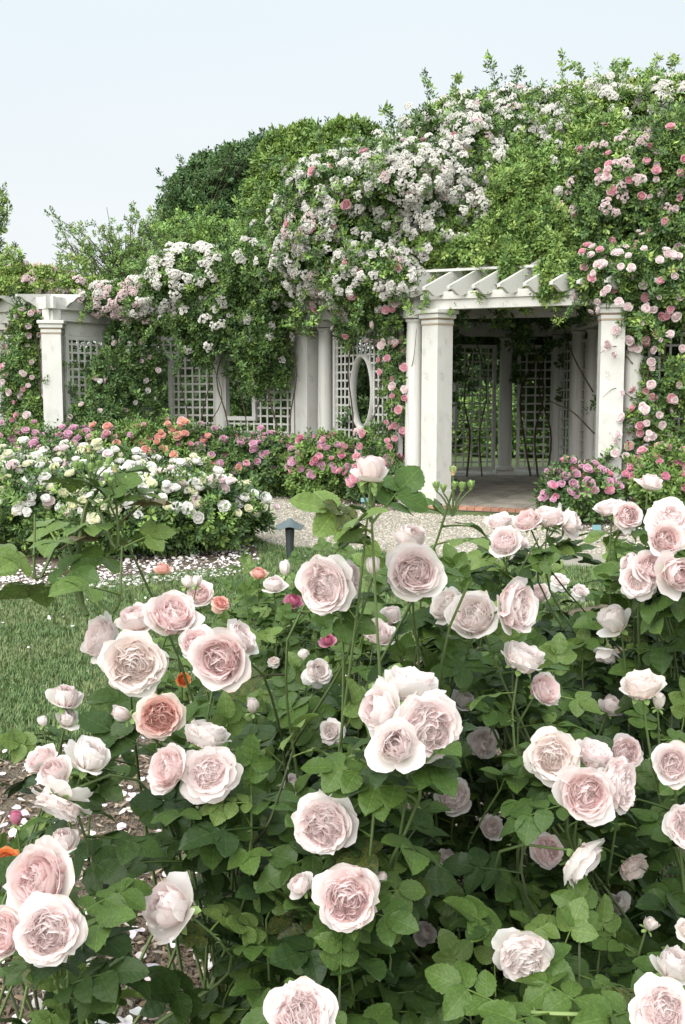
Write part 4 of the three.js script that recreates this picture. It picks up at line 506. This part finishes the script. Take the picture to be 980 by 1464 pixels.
// white bed: [px, depth, width, height, ivory, white, blush]
[[18, 10.6, .62, .9, 8, 24, 4, 'white rose bush at the lawn corner of the white bed'], [100, 10.3, .6, .88, 8, 24, 4, 'white rose bush behind the tall bare shoot'], [185, 10.2, .62, .82, 9, 20, 5, 'white rose bush over the thickest fallen petals'], [268, 10.4, .56, .74, 12, 12, 7, 'white rose bush with greenish ivory buds near the path'], [318, 11.0, .4, .66, 7, 8, 8, 'low blush white rose bush at the path end of the white bed'], [-40, 12.2, .7, .96, 8, 24, 3, 'white rose bush at the back of the bed by the far column'], [50, 12.4, .7, .95, 8, 26, 3, 'white rose bush at the back of the bed before the corner pillar'], [150, 12.3, .68, .9, 9, 26, 5, 'broad white rose bush at the back of the bed before coral roses'], [240, 12.5, .6, .78, 12, 16, 4, 'ivory white rose bush at the back of the bed by the path'], [90, 14, .7, .85, 8, 18, 2, 'white rose bush before the lilac bushes']].forEach(([px, d, w, h, iv, wh, bl, lb], i) => farBush('white_rose_bush', lb, GX(px, d), w, h, { seed: 400 + i, n: 900, size: .085, cols: [...GRN.mid, ...GRN.dark, GRN.dark[2], GRN.light[0]], blooms: [['ivory', Math.round(iv * 1.6), .052], ['white', wh, .054], ['blush', bl, .056]], group: 'white roses in the island bed', more: 1.9, low: .0 }));
// ---------------------------------------------------------------- foreground rose bushes
const NEAR = {
  blush: PAL([.935, .882, .875], [.93, .83, .82], [.925, .865, .82], [.92, .74, .725]), peachy: PAL([.925, .87, .845], [.925, .83, .80], [.92, .86, .78], [.91, .76, .705]), pinker: PAL([.93, .868, .86], [.92, .775, .765], [.92, .84, .79], [.905, .645, .64]), deep: PAL([.89, .78, .72], [.87, .60, .54], [.88, .70, .56], [.82, .32, .28]), white: PAL([.935, .90, .888], [.925, .86, .845], [.92, .88, .81], [.91, .78, .75]), coral: PAL([.88, .62, .55], [.86, .48, .42], [.86, .58, .42], [.8, .3, .24]), orange: PAL([.85, .36, .14], [.84, .28, .08], [.85, .42, .12], [.78, .2, .05]), rosy: PAL([.8, .36, .5], [.74, .22, .38], [.74, .3, .42], [.66, .14, .3]),
};
const nearCache = {}; const nearBloom = (form, v, pal) => nearCache[form + v + pal] ??= bloomGeo(form, v * 3 + form.length, NEAR[pal]);
const CALYX = calyxGeo(), COMP = [[1, 5], [2, 5], [3, 5], [4, 7], [5, 3], [6, 5], [7, 5], [8, 3]].map(([s, n]) => compoundLeaf(s, n));
const heroes = []; // [centre, radius] of blooms that leaves keep clear of
function bloomAt(parent, p, dia, form, pal, face, v, spin = 0) {
  const g = nearBloom(form, v, pal), o = mesh(form === 'bud' ? 'bud' : 'bloom', g.heart, M.petal, parent), s = dia / 2 * ({ open: .9, cup: 1.02, half: 1.26, bud: 1.7, blown: .86 })[form], f = V(...face).normalize(), q = quatTo(f, spin);
  const off = ({ open: .3, cup: .4, half: .45, bud: .5, blown: .3 })[form] * s; o.position.copy(p).sub(parent.position).addScaledVector(f, -off); o.quaternion.copy(q); const jr = rngOf(Math.round(p.x * 9000 + p.y * 7000)); o.scale.set(s * (.92 + jr() * .16), s * (.86 + jr() * .34), s * (.92 + jr() * .16));
  g.outer.forEach(x => mesh('petal', x, M.petal, o)); mesh('calyx', CALYX, M.calyx, o); return { at: o.position.clone().add(parent.position).addScaledVector(f, -.2 * s), f };
}
const overflow = new Map();
function leafAt(parent, p, dir, up, len, mats, rng, single) {
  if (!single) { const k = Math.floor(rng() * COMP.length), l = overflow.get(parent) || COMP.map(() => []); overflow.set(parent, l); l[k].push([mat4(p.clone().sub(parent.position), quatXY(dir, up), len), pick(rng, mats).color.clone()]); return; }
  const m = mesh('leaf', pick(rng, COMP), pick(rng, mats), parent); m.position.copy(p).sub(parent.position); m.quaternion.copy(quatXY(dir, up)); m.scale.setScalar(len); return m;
}
function clear(p, len) { // would a leaf here hide a bloom from the path side
  const d = p.clone().sub(camera.position); for (const [c, r] of heroes) { const e = c.clone().sub(camera.position), L = e.length(), t = d.dot(e) / L; if (t < L + .02 && t > .3) { const w = d.clone().addScaledVector(e, -t / L).length() * L / t; if (w < r * .92 + len * .36) return false; } } return true;
}
const leafCount = new Map();
function cane(parent, base, tip, o) { // a cane from the bush's foot to a bloom or leafy tip, with alternate compound leaves
  const { rng } = o, bend = o.bend || V((rng() - .5) * .18, 0, (rng() - .5) * .18), end = tip.clone(), f = o.face ? V(...o.face).normalize() : V(0, 1, 0), back = f.clone().multiplyScalar(-.07).add(V(0, -.06, 0));
  let pts, c, best = 1e9, B = bend; for (let tr = 0; tr < 7; tr++) { B = tr ? V((rng() - .5) * .5, 0, -rng() * .45) : bend; const q = [base.clone(), base.clone().lerp(end, .4).add(V(B.x, .06, B.z)), end.clone().add(back).add(V(B.x * .2, 0, B.z * .2)), end], cc = new THREE.CatmullRomCurve3(q.map(p => p.clone().sub(parent.position))); let bad = 0; for (let u = .3; u < .97; u += .04) if (!clear(cc.getPoint(u).add(parent.position), .005)) bad++; if (bad < best) { best = bad; pts = q; c = cc; } if (!bad) break; }
  if (o.tipLeaf && (best > 1 || !clear(end, o.len || .12))) return null;
  const L = c.getLength(), split = .55; const gA = tube(c.getPoints(14).map(p => p), o.r0 || .0048, .0019, 6, 18, .08); const th = []; for (let i = 0; i < 7; i++) { const u = .25 + .68 * rng(), q = c.getPoint(u), a = rng() * 6.3, d = V(Math.cos(a), -.25, Math.sin(a)).normalize(), k = new THREE.ConeGeometry(.0019, .0085, 5); k.applyMatrix4(mat4(q.clone().addScaledVector(d, .0055), quatTo(d), 1)); th.push(k); } mesh('cane', mergeGeometries([gA, ...th]), o.stem || M.stem, parent);
  const n = o.leaves ?? Math.max(4, Math.round(L * (o.dense || 11))), t0 = o.t0 ?? .3; let az = rng() * 6.3;
  for (let i = 0; i < n; i++) {
    const t = lerp(t0, o.t1 ?? .93, (i + rng() * .7) / n), p = c.getPoint(t).add(parent.position); az += 2.4 + (rng() - .5) * .8; const el = lerp(-.15, .6, rng()), dir = V(Math.cos(az) * Math.cos(el), Math.sin(el), Math.sin(az) * Math.cos(el));
    const len = (o.len || .15) * lerp(1.05, .62, clamp((t - .6) / .4, 0, 1)) * (.8 + rng() * .4), up = V((rng() - .5) * 1.5, 1, .25 + (rng() - .5) * 1.3);
    const mid = p.clone().addScaledVector(dir, len * .5); if (mid.y < .06 || !clear(mid, len)) continue; const k = leafCount.get(parent) || 0; leafCount.set(parent, k + 1);
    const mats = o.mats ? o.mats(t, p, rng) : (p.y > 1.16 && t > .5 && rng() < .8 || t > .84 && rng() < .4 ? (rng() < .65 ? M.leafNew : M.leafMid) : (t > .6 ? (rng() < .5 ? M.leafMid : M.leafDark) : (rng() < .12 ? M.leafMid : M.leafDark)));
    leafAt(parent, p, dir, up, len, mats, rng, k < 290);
  }
  if (o.tipLeaf) { const T = c.getTangent(1), mid = end.clone(); if (clear(mid, o.len || .13)) leafAt(parent, mid, T.clone().add(V((rng() - .5) * .8, -.1, (rng() - .5) * .8)).normalize(), V(rng() - .5, 1, .6), (o.len || .13) * .8, rng() < .4 ? M.leafNew : M.leafMid, rng, false); }
  return c;
}
function greenBuds(parent, p, rng, n = 4, s = .0078) { for (let i = 0; i < n; i++) { const a = i * 2.4 + rng(), o = mesh('bud', BUDG, i === 0 ? M.budTip : M.calyx, parent); o.position.copy(p).sub(parent.position).add(V(Math.cos(a) * .016 * Math.sqrt(i), .012 * rng() + (i ? -.012 : .012), Math.sin(a) * .016 * Math.sqrt(i))); o.scale.setScalar(s * (.8 + rng() * .4)); o.rotation.set((rng() - .5) * .6, rng() * 6, (rng() - .5) * .6); mesh('sepal', SEPG, M.calyx, o); const e = o.position.clone().add(V(0, -s, 0)), b = p.clone().sub(parent.position).add(V(0, -.055, 0)); mesh('pedicel', tube([b, b.clone().lerp(e, .6).add(V(0, .006, 0)), e], .0017, .0013, 4, 5), M.stem, parent); } }
const white1 = g => (g.setAttribute('color', new THREE.Float32BufferAttribute(new Float32Array(g.attributes.position.count * 3).fill(1), 3)), g);
const BUDG = white1(new THREE.LatheGeometry([[.001, -1.15], [.14, -1.12], [.36, -.92], [.45, -.7], [.38, -.5], [.6, -.25], [.74, .1], [.66, .5], [.42, .85], [.14, 1.1], [.001, 1.15]].map(p => new THREE.Vector2(...p)), 10));
const SEPG = (() => { const b = newBuf(), w = rgb(1, 1, 1), r = rngOf(9); for (let i = 0; i < 5; i++) petalInto(b, { az: i * 1.257, r0: .3, z0: -.55, L: 1.75, hw: .4, phi0: .75, phi1: -.3, curl: .6, nu: 2, nv: 5, ca: w, cb: w, rng: r, notch: -.3 }); return done(b); })();
M.calyxStem = std({ color: rgb(.19, .27, .08), roughness: .55 }); M.budTip = std({ color: rgb(.50, .38, .2), vertexColors: true, roughness: .6 });
// blooms: [bush, px, py, size in px, form, palette, facing, depth or 0 for full size blooms]
const UP = [0, 1, .25], FR = [0, .25, 1];
const BL = [
  // arching cluster over the lawn
  ['arch', 192, 948, 98, 'open', 'peachy', [.15, .05, 1]], ['arch', 150, 915, 72, 'cup', 'blush', [-.8, .55, .5]], ['arch', 196, 886, 58, 'half', 'pinker', [-.15, 1, .3]], ['arch', 248, 880, 78, 'cup', 'pinker', [.3, .8, .6]], ['arch', 316, 942, 98, 'cup', 'pinker', [-.25, .1, 1]], ['arch', 282, 918, 58, 'cup', 'pinker', [0, .8, .6], 1.85], ['arch', 345, 912, 62, 'cup', 'blush', [.7, .6, .2], 1.75], ['arch', 229, 1024, 76, 'open', 'deep', [.1, .35, 1], 1.72], ['arch', 177, 1022, 28, 'bud', 'pinker', [-.7, .5, .5], 1.75],
  ['arch', 299, 1106, 96, 'blown', 'blush', [.15, .3, 1]], ['arch', 242, 1098, 72, 'cup', 'pinker', [-.6, .4, .7], 1.6], ['arch', 296, 1054, 74, 'cup', 'white', [.25, 1, -.1], 1.66],
  // near left
  ['left', 58, 1258, 112, 'cup', 'pinker', [-.35, .45, 1], 1.33], ['left', 72, 1330, 112, 'open', 'blush', [.1, .25, 1], 1.24], ['left', 4, 1336, 84, 'cup', 'pinker', [-.3, .5, 1], 1.3], ['left', 243, 1298, 92, 'half', 'blush', [-.75, .55, .5], 1.5], ['left', 84, 1152, 96, 'blown', 'white', [-.35, -.75, .5], 1.5], ['left', 80, 1108, 52, 'half', 'pinker', [-.2, .7, .6], 1.52], ['left', 128, 1084, 62, 'half', 'white', [.5, .9, .2], 1.55], ['left', 62, 1088, 50, 'cup', 'pinker', [-.4, .8, .4], 1.7], ['left', 92, 1204, 46, 'half', 'blush', [.1, 1, .3], 1.5], ['left', 94, 1000, 46, 'half', 'blush', [.2, 1, .2], 2.1], ['left', 96, 1030, 34, 'half', 'white', [.4, 1, .4], 2.1], ['left', 62, 1032, 18, 'bud', 'blush', [0, 1, 0], 2.1],
  // middle
  ['middle', 466, 836, 92, 'open', 'blush', [-.45, .15, 1], 1.62], ['middle', 500, 828, 56, 'cup', 'blush', [.7, .2, .3], 1.68], ['middle', 594, 818, 88, 'cup', 'blush', [.05, .22, 1], 1.68], ['middle', 531, 676, 48, 'half', 'pinker', [.05, 1, .15], 1.6], ['middle', 612, 1040, 116, 'open', 'blush', [.35, .05, 1], 1.38], ['middle', 588, 984, 96, 'cup', 'white', [.1, 1, .05], 1.46], ['middle', 546, 1016, 70, 'half', 'blush', [-.75, .3, .5], 1.4], ['middle', 568, 1066, 68, 'half', 'blush', [-.2, .5, .9], 1.34], ['middle', 465, 1178, 96, 'open', 'blush', [-.25, .2, 1], 1.5], ['middle', 497, 1282, 108, 'open', 'pinker', [.05, .2, 1], 1.4], ['middle', 430, 1266, 42, 'half', 'blush', [-.7, .7, .3], 1.5], ['middle', 541, 1256, 22, 'bud', 'pinker', [.8, .5, .3], 1.48], ['middle', 748, 1364, 92, 'open', 'white', [.1, -.25, 1], 1.42], ['middle', 430, 1452, 106, 'open', 'blush', [0, .7, .75], 1.3], ['middle', 586, 775, 54, 'half', 'pinker', [.3, .9, .2], 1.9], ['middle', 533, 810, 28, 'bud', 'pinker', [0, 1, 0], 1.62], ['middle', 474, 1046, 42, 'blown', 'white', [-.3, .4, .8], 2.0], ['middle', 455, 960, 46, 'blown', 'white', [.3, .5, .6], 2.2], ['middle', 540, 906, 52, 'cup', 'blush', [.3, .8, .4], 2.0],
  // right
  ['right', 792, 1080, 82, 'open', 'peachy', [-.25, .25, 1], 1.58], ['right', 838, 1136, 90, 'cup', 'pinker', [.0, .15, 1], 1.46], ['right', 880, 1122, 84, 'open', 'blush', [.75, .15, .7], 1.52], ['right', 850, 1082, 62, 'cup', 'blush', [.3, .9, .3], 1.6], ['right', 895, 1076, 52, 'open', 'pinker', [.2, .5, 1], 1.9], ['right', 832, 1232, 84, 'cup', 'white', [.65, -.45, .5], 1.5], ['right', 906, 1240, 50, 'cup', 'peachy', [.3, -.4, .8], 1.8], ['right', 918, 984, 66, 'cup', 'peachy', [-.2, 1, .2], 1.75], ['right', 962, 1092, 64, 'cup', 'blush', [-.3, .3, .8], 1.6], ['right', 984, 1180, 66, 'open', 'blush', [-.4, .3, .9], 1.6], ['right', 948, 1444, 100, 'open', 'blush', [0, .5, .9], 1.3], ['right', 962, 1384, 58, 'half', 'white', [.2, 1, .3], 1.45], ['right', 782, 1216, 56, 'open', 'pinker', [.3, .5, .8], 1.85], ['right', 984, 1330, 34, 'half', 'peachy', [0, .8, .4], 1.5],
  ['right', 738, 868, 84, 'cup', 'blush', [.65, .2, .7], 1.72], ['right', 680, 882, 80, 'cup', 'white', [-.4, .5, .7], 1.78], ['right', 640, 866, 60, 'cup', 'white', [-.6, .6, .4], 1.85], ['right', 748, 944, 66, 'cup', 'white', [.3, .9, .2], 1.75], ['right', 776, 988, 54, 'cup', 'pinker', [.5, .5, .6], 1.8], ['right', 690, 1062, 50, 'cup', 'white', [.2, .4, .6], 2.1], ['right', 650, 1140, 60, 'cup', 'white', [-.2, .6, .5], 2.0],
  ['middle', 420, 1122, 30, 'half', 'white', [-.2, .8, .4], 2.1], ['middle', 362, 1012, 22, 'bud', 'peachy', [0, 1, .2], 2.2], ['middle', 606, 1336, 32, 'half', 'white', [.3, .6, .6], 1.9], ['middle', 560, 884, 34, 'half', 'blush', [-.2, 1, .2], 2.1], ['right', 662, 1002, 36, 'half', 'white', [.2, .8, .4], 2.2], ['right', 704, 1184, 38, 'cup', 'white', [0, .5, .7], 2.0], ['right', 768, 1164, 22, 'bud', 'peachy', [.2, 1, .2], 1.8], ['right', 942, 1006, 22, 'bud', 'peachy', [0, 1, .2], 1.8], ['right', 872, 1012, 32, 'half', 'blush', [.3, .9, .3], 2.2], ['right', 884, 1292, 34, 'half', 'white', [-.3, .6, .5], 1.9], ['right', 640, 1226, 26, 'half', 'white', [.1, .8, .5], 2.0], ['right', 930, 1322, 24, 'bud', 'peachy', [.4, .9, .3], 1.6],
  // behind right
  ['behind', 784, 742, 48, 'cup', 'blush', [0, 1, .3], 2.5], ['behind', 755, 746, 42, 'cup', 'pinker', [-.4, .8, .5], 2.5], ['behind', 814, 746, 46, 'half', 'blush', [.8, .4, .4], 2.5], ['behind', 716, 748, 44, 'cup', 'blush', [-.2, .9, .3], 2.6], ['behind', 722, 776, 52, 'cup', 'blush', [-.3, .6, .6], 2.5], ['behind', 742, 774, 36, 'cup', 'blush', [.5, .8, .3], 2.6], ['behind', 872, 726, 46, 'cup', 'blush', [-.3, 1, .2], 2.3], ['behind', 897, 738, 46, 'open', 'pinker', [.1, .3, 1], 2.25], ['behind', 930, 692, 34, 'half', 'pinker', [.2, 1, .2], 2.5], ['behind', 958, 742, 76, 'blown', 'blush', [-.2, .7, .7], 2.0], ['behind', 952, 772, 54, 'cup', 'pinker', [0, .3, 1], 1.95], ['behind', 932, 812, 60, 'cup', 'pinker', [.1, .5, .9], 1.95], ['behind', 912, 830, 60, 'blown', 'blush', [-.4, .2, .9], 1.95], ['behind', 905, 806, 40, 'half', 'blush', [-.8, .5, .3], 2.0], ['behind', 968, 820, 60, 'half', 'pinker', [.3, .2, .9], 1.9], ['behind', 880, 890, 50, 'half', 'white', [-.5, .8, .2], 2.1], ['behind', 868, 935, 34, 'half', 'white', [-.2, -.8, .3], 2.2], ['behind', 700, 880, 40, 'cup', 'white', [0, .6, .5], 2.9], ['behind', 800, 830, 30, 'blown', 'white', [0, .8, .5], 3.2], ['behind', 830, 845, 30, 'blown', 'white', [.3, .8, .5], 3.2], ['behind', 770, 850, 34, 'cup', 'blush', [0, .6, .5], 2.9],
  // low coral and orange bush by the lawn
  ['low', 286, 850, 42, 'cup', 'pinker', [0, .6, .7], 3.2], ['low', 233, 815, 24, 'half', 'coral', [0, 1, .2], 3.2], ['low', 268, 832, 22, 'bud', 'peachy', [.2, 1, .2], 3.2], ['low', 282, 832, 18, 'bud', 'peachy', [.2, 1, .2], 3.1], ['low', 316, 862, 30, 'blown', 'coral', [.3, .7, .5], 3.0], ['low', 370, 820, 24, 'half', 'coral', [0, 1, .3], 3.2], ['low', 392, 836, 34, 'half', 'blush', [0, 1, .3], 2.9], ['low', 408, 815, 20, 'bud', 'blush', [0, 1, .1], 3.0], ['low', 420, 860, 24, 'half', 'rosy', [.2, .6, .5], 2.9], ['low', 468, 916, 22, 'half', 'rosy', [.1, .7, .6], 2.8], ['low', 434, 940, 22, 'bud', 'peachy', [0, 1, .2], 2.5], ['low', 252, 866, 34, 'half', 'orange', [0, 1, .3], 2.8], ['low', 262, 972, 22, 'cup', 'orange', [.3, .5, .8], 2.4], ['low', 392, 945, 20, 'blown', 'peachy', [0, 1, .4], 2.8],
  ['corner', 6, 1232, 46, 'open', 'orange', [.3, .5, .8], 2.1], ['corner', 24, 1172, 22, 'bud', 'rosy', [0, 1, .2], 2.3],
];
const BUSH = {
  arch: [-.22, -1.95, 'pale pink rose bush with arching blooms above the lawn'], left: [-.62, -1.85, 'pale pink rose bush with wide faded blooms over the bare mulch'], middle: [.06, -2.0, 'tall pale pink rose bush with upright bud shoot before the path'], right: [.62, -2.05, 'dense dark leaved rose bush with blush pink clusters'], behind: [.98, -2.9, 'pale pink rose bush standing between the dense bush and gravel'], low: [-.32, -3.35, 'low rose bush with coral, orange and pink blooms beside the lawn'], corner: [-.78, -2.5, 'small rose bush with one orange bloom in the bare mulch'],
};
const bushes = {}; for (const k in BUSH) { const [x, z, lb] = BUSH[k]; bushes[k] = thing('pink_rose_bush', lb, 'rose bush', [x, 0, z], 'rose bushes in the near bed'); } bushes.low.userData.category = bushes.corner.userData.category = 'rose bush';
for (const b of BL) { const d = b[7] || 1565 * .098 / b[3]; b[7] = d; if (b[3] * d / F > .03) heroes.push([P(b[1], b[2], d), b[3] * d / F / 2]); }
{
  const rng = rngOf(900);
  for (const [k, px, py, s, form, pal, face, d] of BL) {
    const t = bushes[k], r = bloomAt(t, P(px, py, d), s * d / F, form, pal, face, 1 + Math.floor(rng() * 5), rng() * 6.3), lowKey = k === 'low' || k === 'corner';
    const base = t.position.clone().add(V((rng() - .5) * .22, 0, (rng() - .5) * .22));
    cane(t, base, r.at, { rng, face, len: lowKey ? .09 : .122, dense: { arch: 5.5, left: 4.5, middle: 12, right: 12, behind: 12, low: 11, corner: 7 }[k], t0: { left: .55, arch: .5 }[k] || .3, mats: lowKey ? (t_, p, r2) => r2() < .6 ? M.leafMid : M.leafNew : null });
  }
  // leafy canes that fill the bushes: [bush, px range, py range, depth range, count]
  for (const [k, x0, x1, y0, y1, d0, d1, n, o] of [
    ['middle', 400, 700, 960, 1440, 1.45, 2.1, 26], ['middle', 330, 640, 1180, 1464, 1.4, 1.8, 10], ['middle', 420, 700, 840, 1000, 1.85, 2.3, 20], ['right', 660, 980, 850, 1020, 1.85, 2.3, 16], ['low', 340, 520, 800, 900, 3.0, 4.0, 18, { len: .09, lt: 1 }], ['right', 640, 1000, 1000, 1460, 1.45, 2.2, 34], ['right', 560, 980, 900, 1120, 1.9, 2.4, 16], ['behind', 700, 1040, 800, 1000, 2.3, 3.3, 26, { len: .13 }], ['behind', 640, 900, 830, 960, 2.8, 3.6, 16, { len: .12 }], ['arch', 300, 430, 1020, 1200, 1.6, 2.1, 6], ['arch', 250, 400, 1200, 1440, 1.6, 2.1, 3], ['left', 60, 260, 1420, 1480, 1.3, 1.6, 2], ['low', 300, 500, 850, 990, 2.7, 3.6, 46, { len: .095, lt: 1 }], ['low', 330, 480, 960, 1060, 2.2, 2.8, 14, { len: .11, lt: 1 }], ['corner', -30, 60, 1200, 1300, 2.0, 2.5, 5, { len: .11, lt: 1 }]])
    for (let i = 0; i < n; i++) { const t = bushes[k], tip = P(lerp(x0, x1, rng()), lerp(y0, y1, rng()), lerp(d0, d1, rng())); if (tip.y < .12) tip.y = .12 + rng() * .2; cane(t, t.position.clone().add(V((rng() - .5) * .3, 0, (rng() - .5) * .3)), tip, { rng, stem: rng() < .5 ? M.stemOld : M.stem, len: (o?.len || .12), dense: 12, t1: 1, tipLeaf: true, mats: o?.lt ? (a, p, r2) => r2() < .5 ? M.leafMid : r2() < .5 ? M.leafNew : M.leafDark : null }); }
  // young shoots
  const newMats = (t, p, r) => r() < .03 ? M.leafRed : r() < .75 ? M.leafNew : M.leafMid, mixMats = (t, p, r) => t > .55 ? (r() < .7 ? M.leafNew : M.leafMid) : M.leafMid;
  const sh = (t, base, via, tip, n, len, mats, buds, t0 = .2) => { cane(t, base, tip, { rng, bend: via, leaves: n, len, mats, t0, r0: .0056 }); if (buds) greenBuds(t, tip.clone().add(V(0, .012, 0)), rng, buds); };
  const mid = bushes.middle, mb = mid.position;
  sh(mid, mb, V(.03, 0, .1), P(530, 705, 1.62), 11, .16, mixMats, 5, .5);
  sh(mid, mb, V(.08, 0, .05), P(648, 700, 1.75), 12, .15, mixMats, 6, .55);
  sh(bushes.right, bushes.right.position, V(0, 0, .1), P(672, 830, 1.62), 9, .13, newMats, 0, .55);
  sh(bushes.behind, bushes.behind.position, V(-.1, 0, 0), P(770, 770, 2.4), 8, .13, mixMats, 0, .5);
  const yt = thing('rose_shoot', 'tall fresh green rose shoot with buds against the white bed', 'rose shoot', [-.60, 0, -2.15]), yb = yt.position;
  sh(yt, yb, V(.06, 0, 0), P(128, 668, 2.05), 9, .14, newMats, 6, .6); sh(yt, P(118, 860, 2.1), V(0, 0, 0), P(50, 735, 2.05), 6, .13, newMats, 0, .25); sh(yt, P(125, 880, 2.1), V(0, 0, 0), P(175, 780, 2.0), 4, .15, newMats, 0, .3); sh(yt, P(110, 800, 2.1), V(0, 0, 0), P(165, 690, 2.05), 5, .12, mixMats, 4, .3);
}
for (const [parent, sets] of overflow) sets.forEach((s, i) => s.length && instanced('leaf_mass', COMP[i], M.leafAny, s, parent));
{ // low thorny cane that leans out of the dense bush
  const t = bushes.right, rng = rngOf(77), pts = [P(1010, 1395, 1.5), P(905, 1448, 1.36), P(820, 1450, 1.34), P(735, 1446, 1.36)].map(p => p.sub(t.position)), c = new THREE.CatmullRomCurve3(pts), gs = [tube(pts, .0046, .0026, 7, 20, .06)];
  for (let i = 0; i < 12; i++) { const q = c.getPoint(rng()), a = rng() * 6.3, d = V(.1, Math.cos(a), Math.sin(a)).normalize(), k = new THREE.ConeGeometry(.0022, .009, 5); k.applyMatrix4(mat4(q.clone().addScaledVector(d, .006), quatTo(d), 1)); gs.push(k); }
  mesh('cane', mergeGeometries(gs), M.calyxStem, t); for (const [u, a] of [[.3, 1], [.55, -1], [.8, 1], [1, -.3]]) { const p = c.getPoint(u).add(t.position); const m = mesh('leaf', COMP[Math.floor(rng() * 6)], M.leafMid[0], t); m.position.copy(p).sub(t.position); m.quaternion.copy(quatXY(V(-.7, .25, a * .6), V(0, 1, .5))); m.scale.setScalar(.12); }
}
renderer.render(scene, camera);
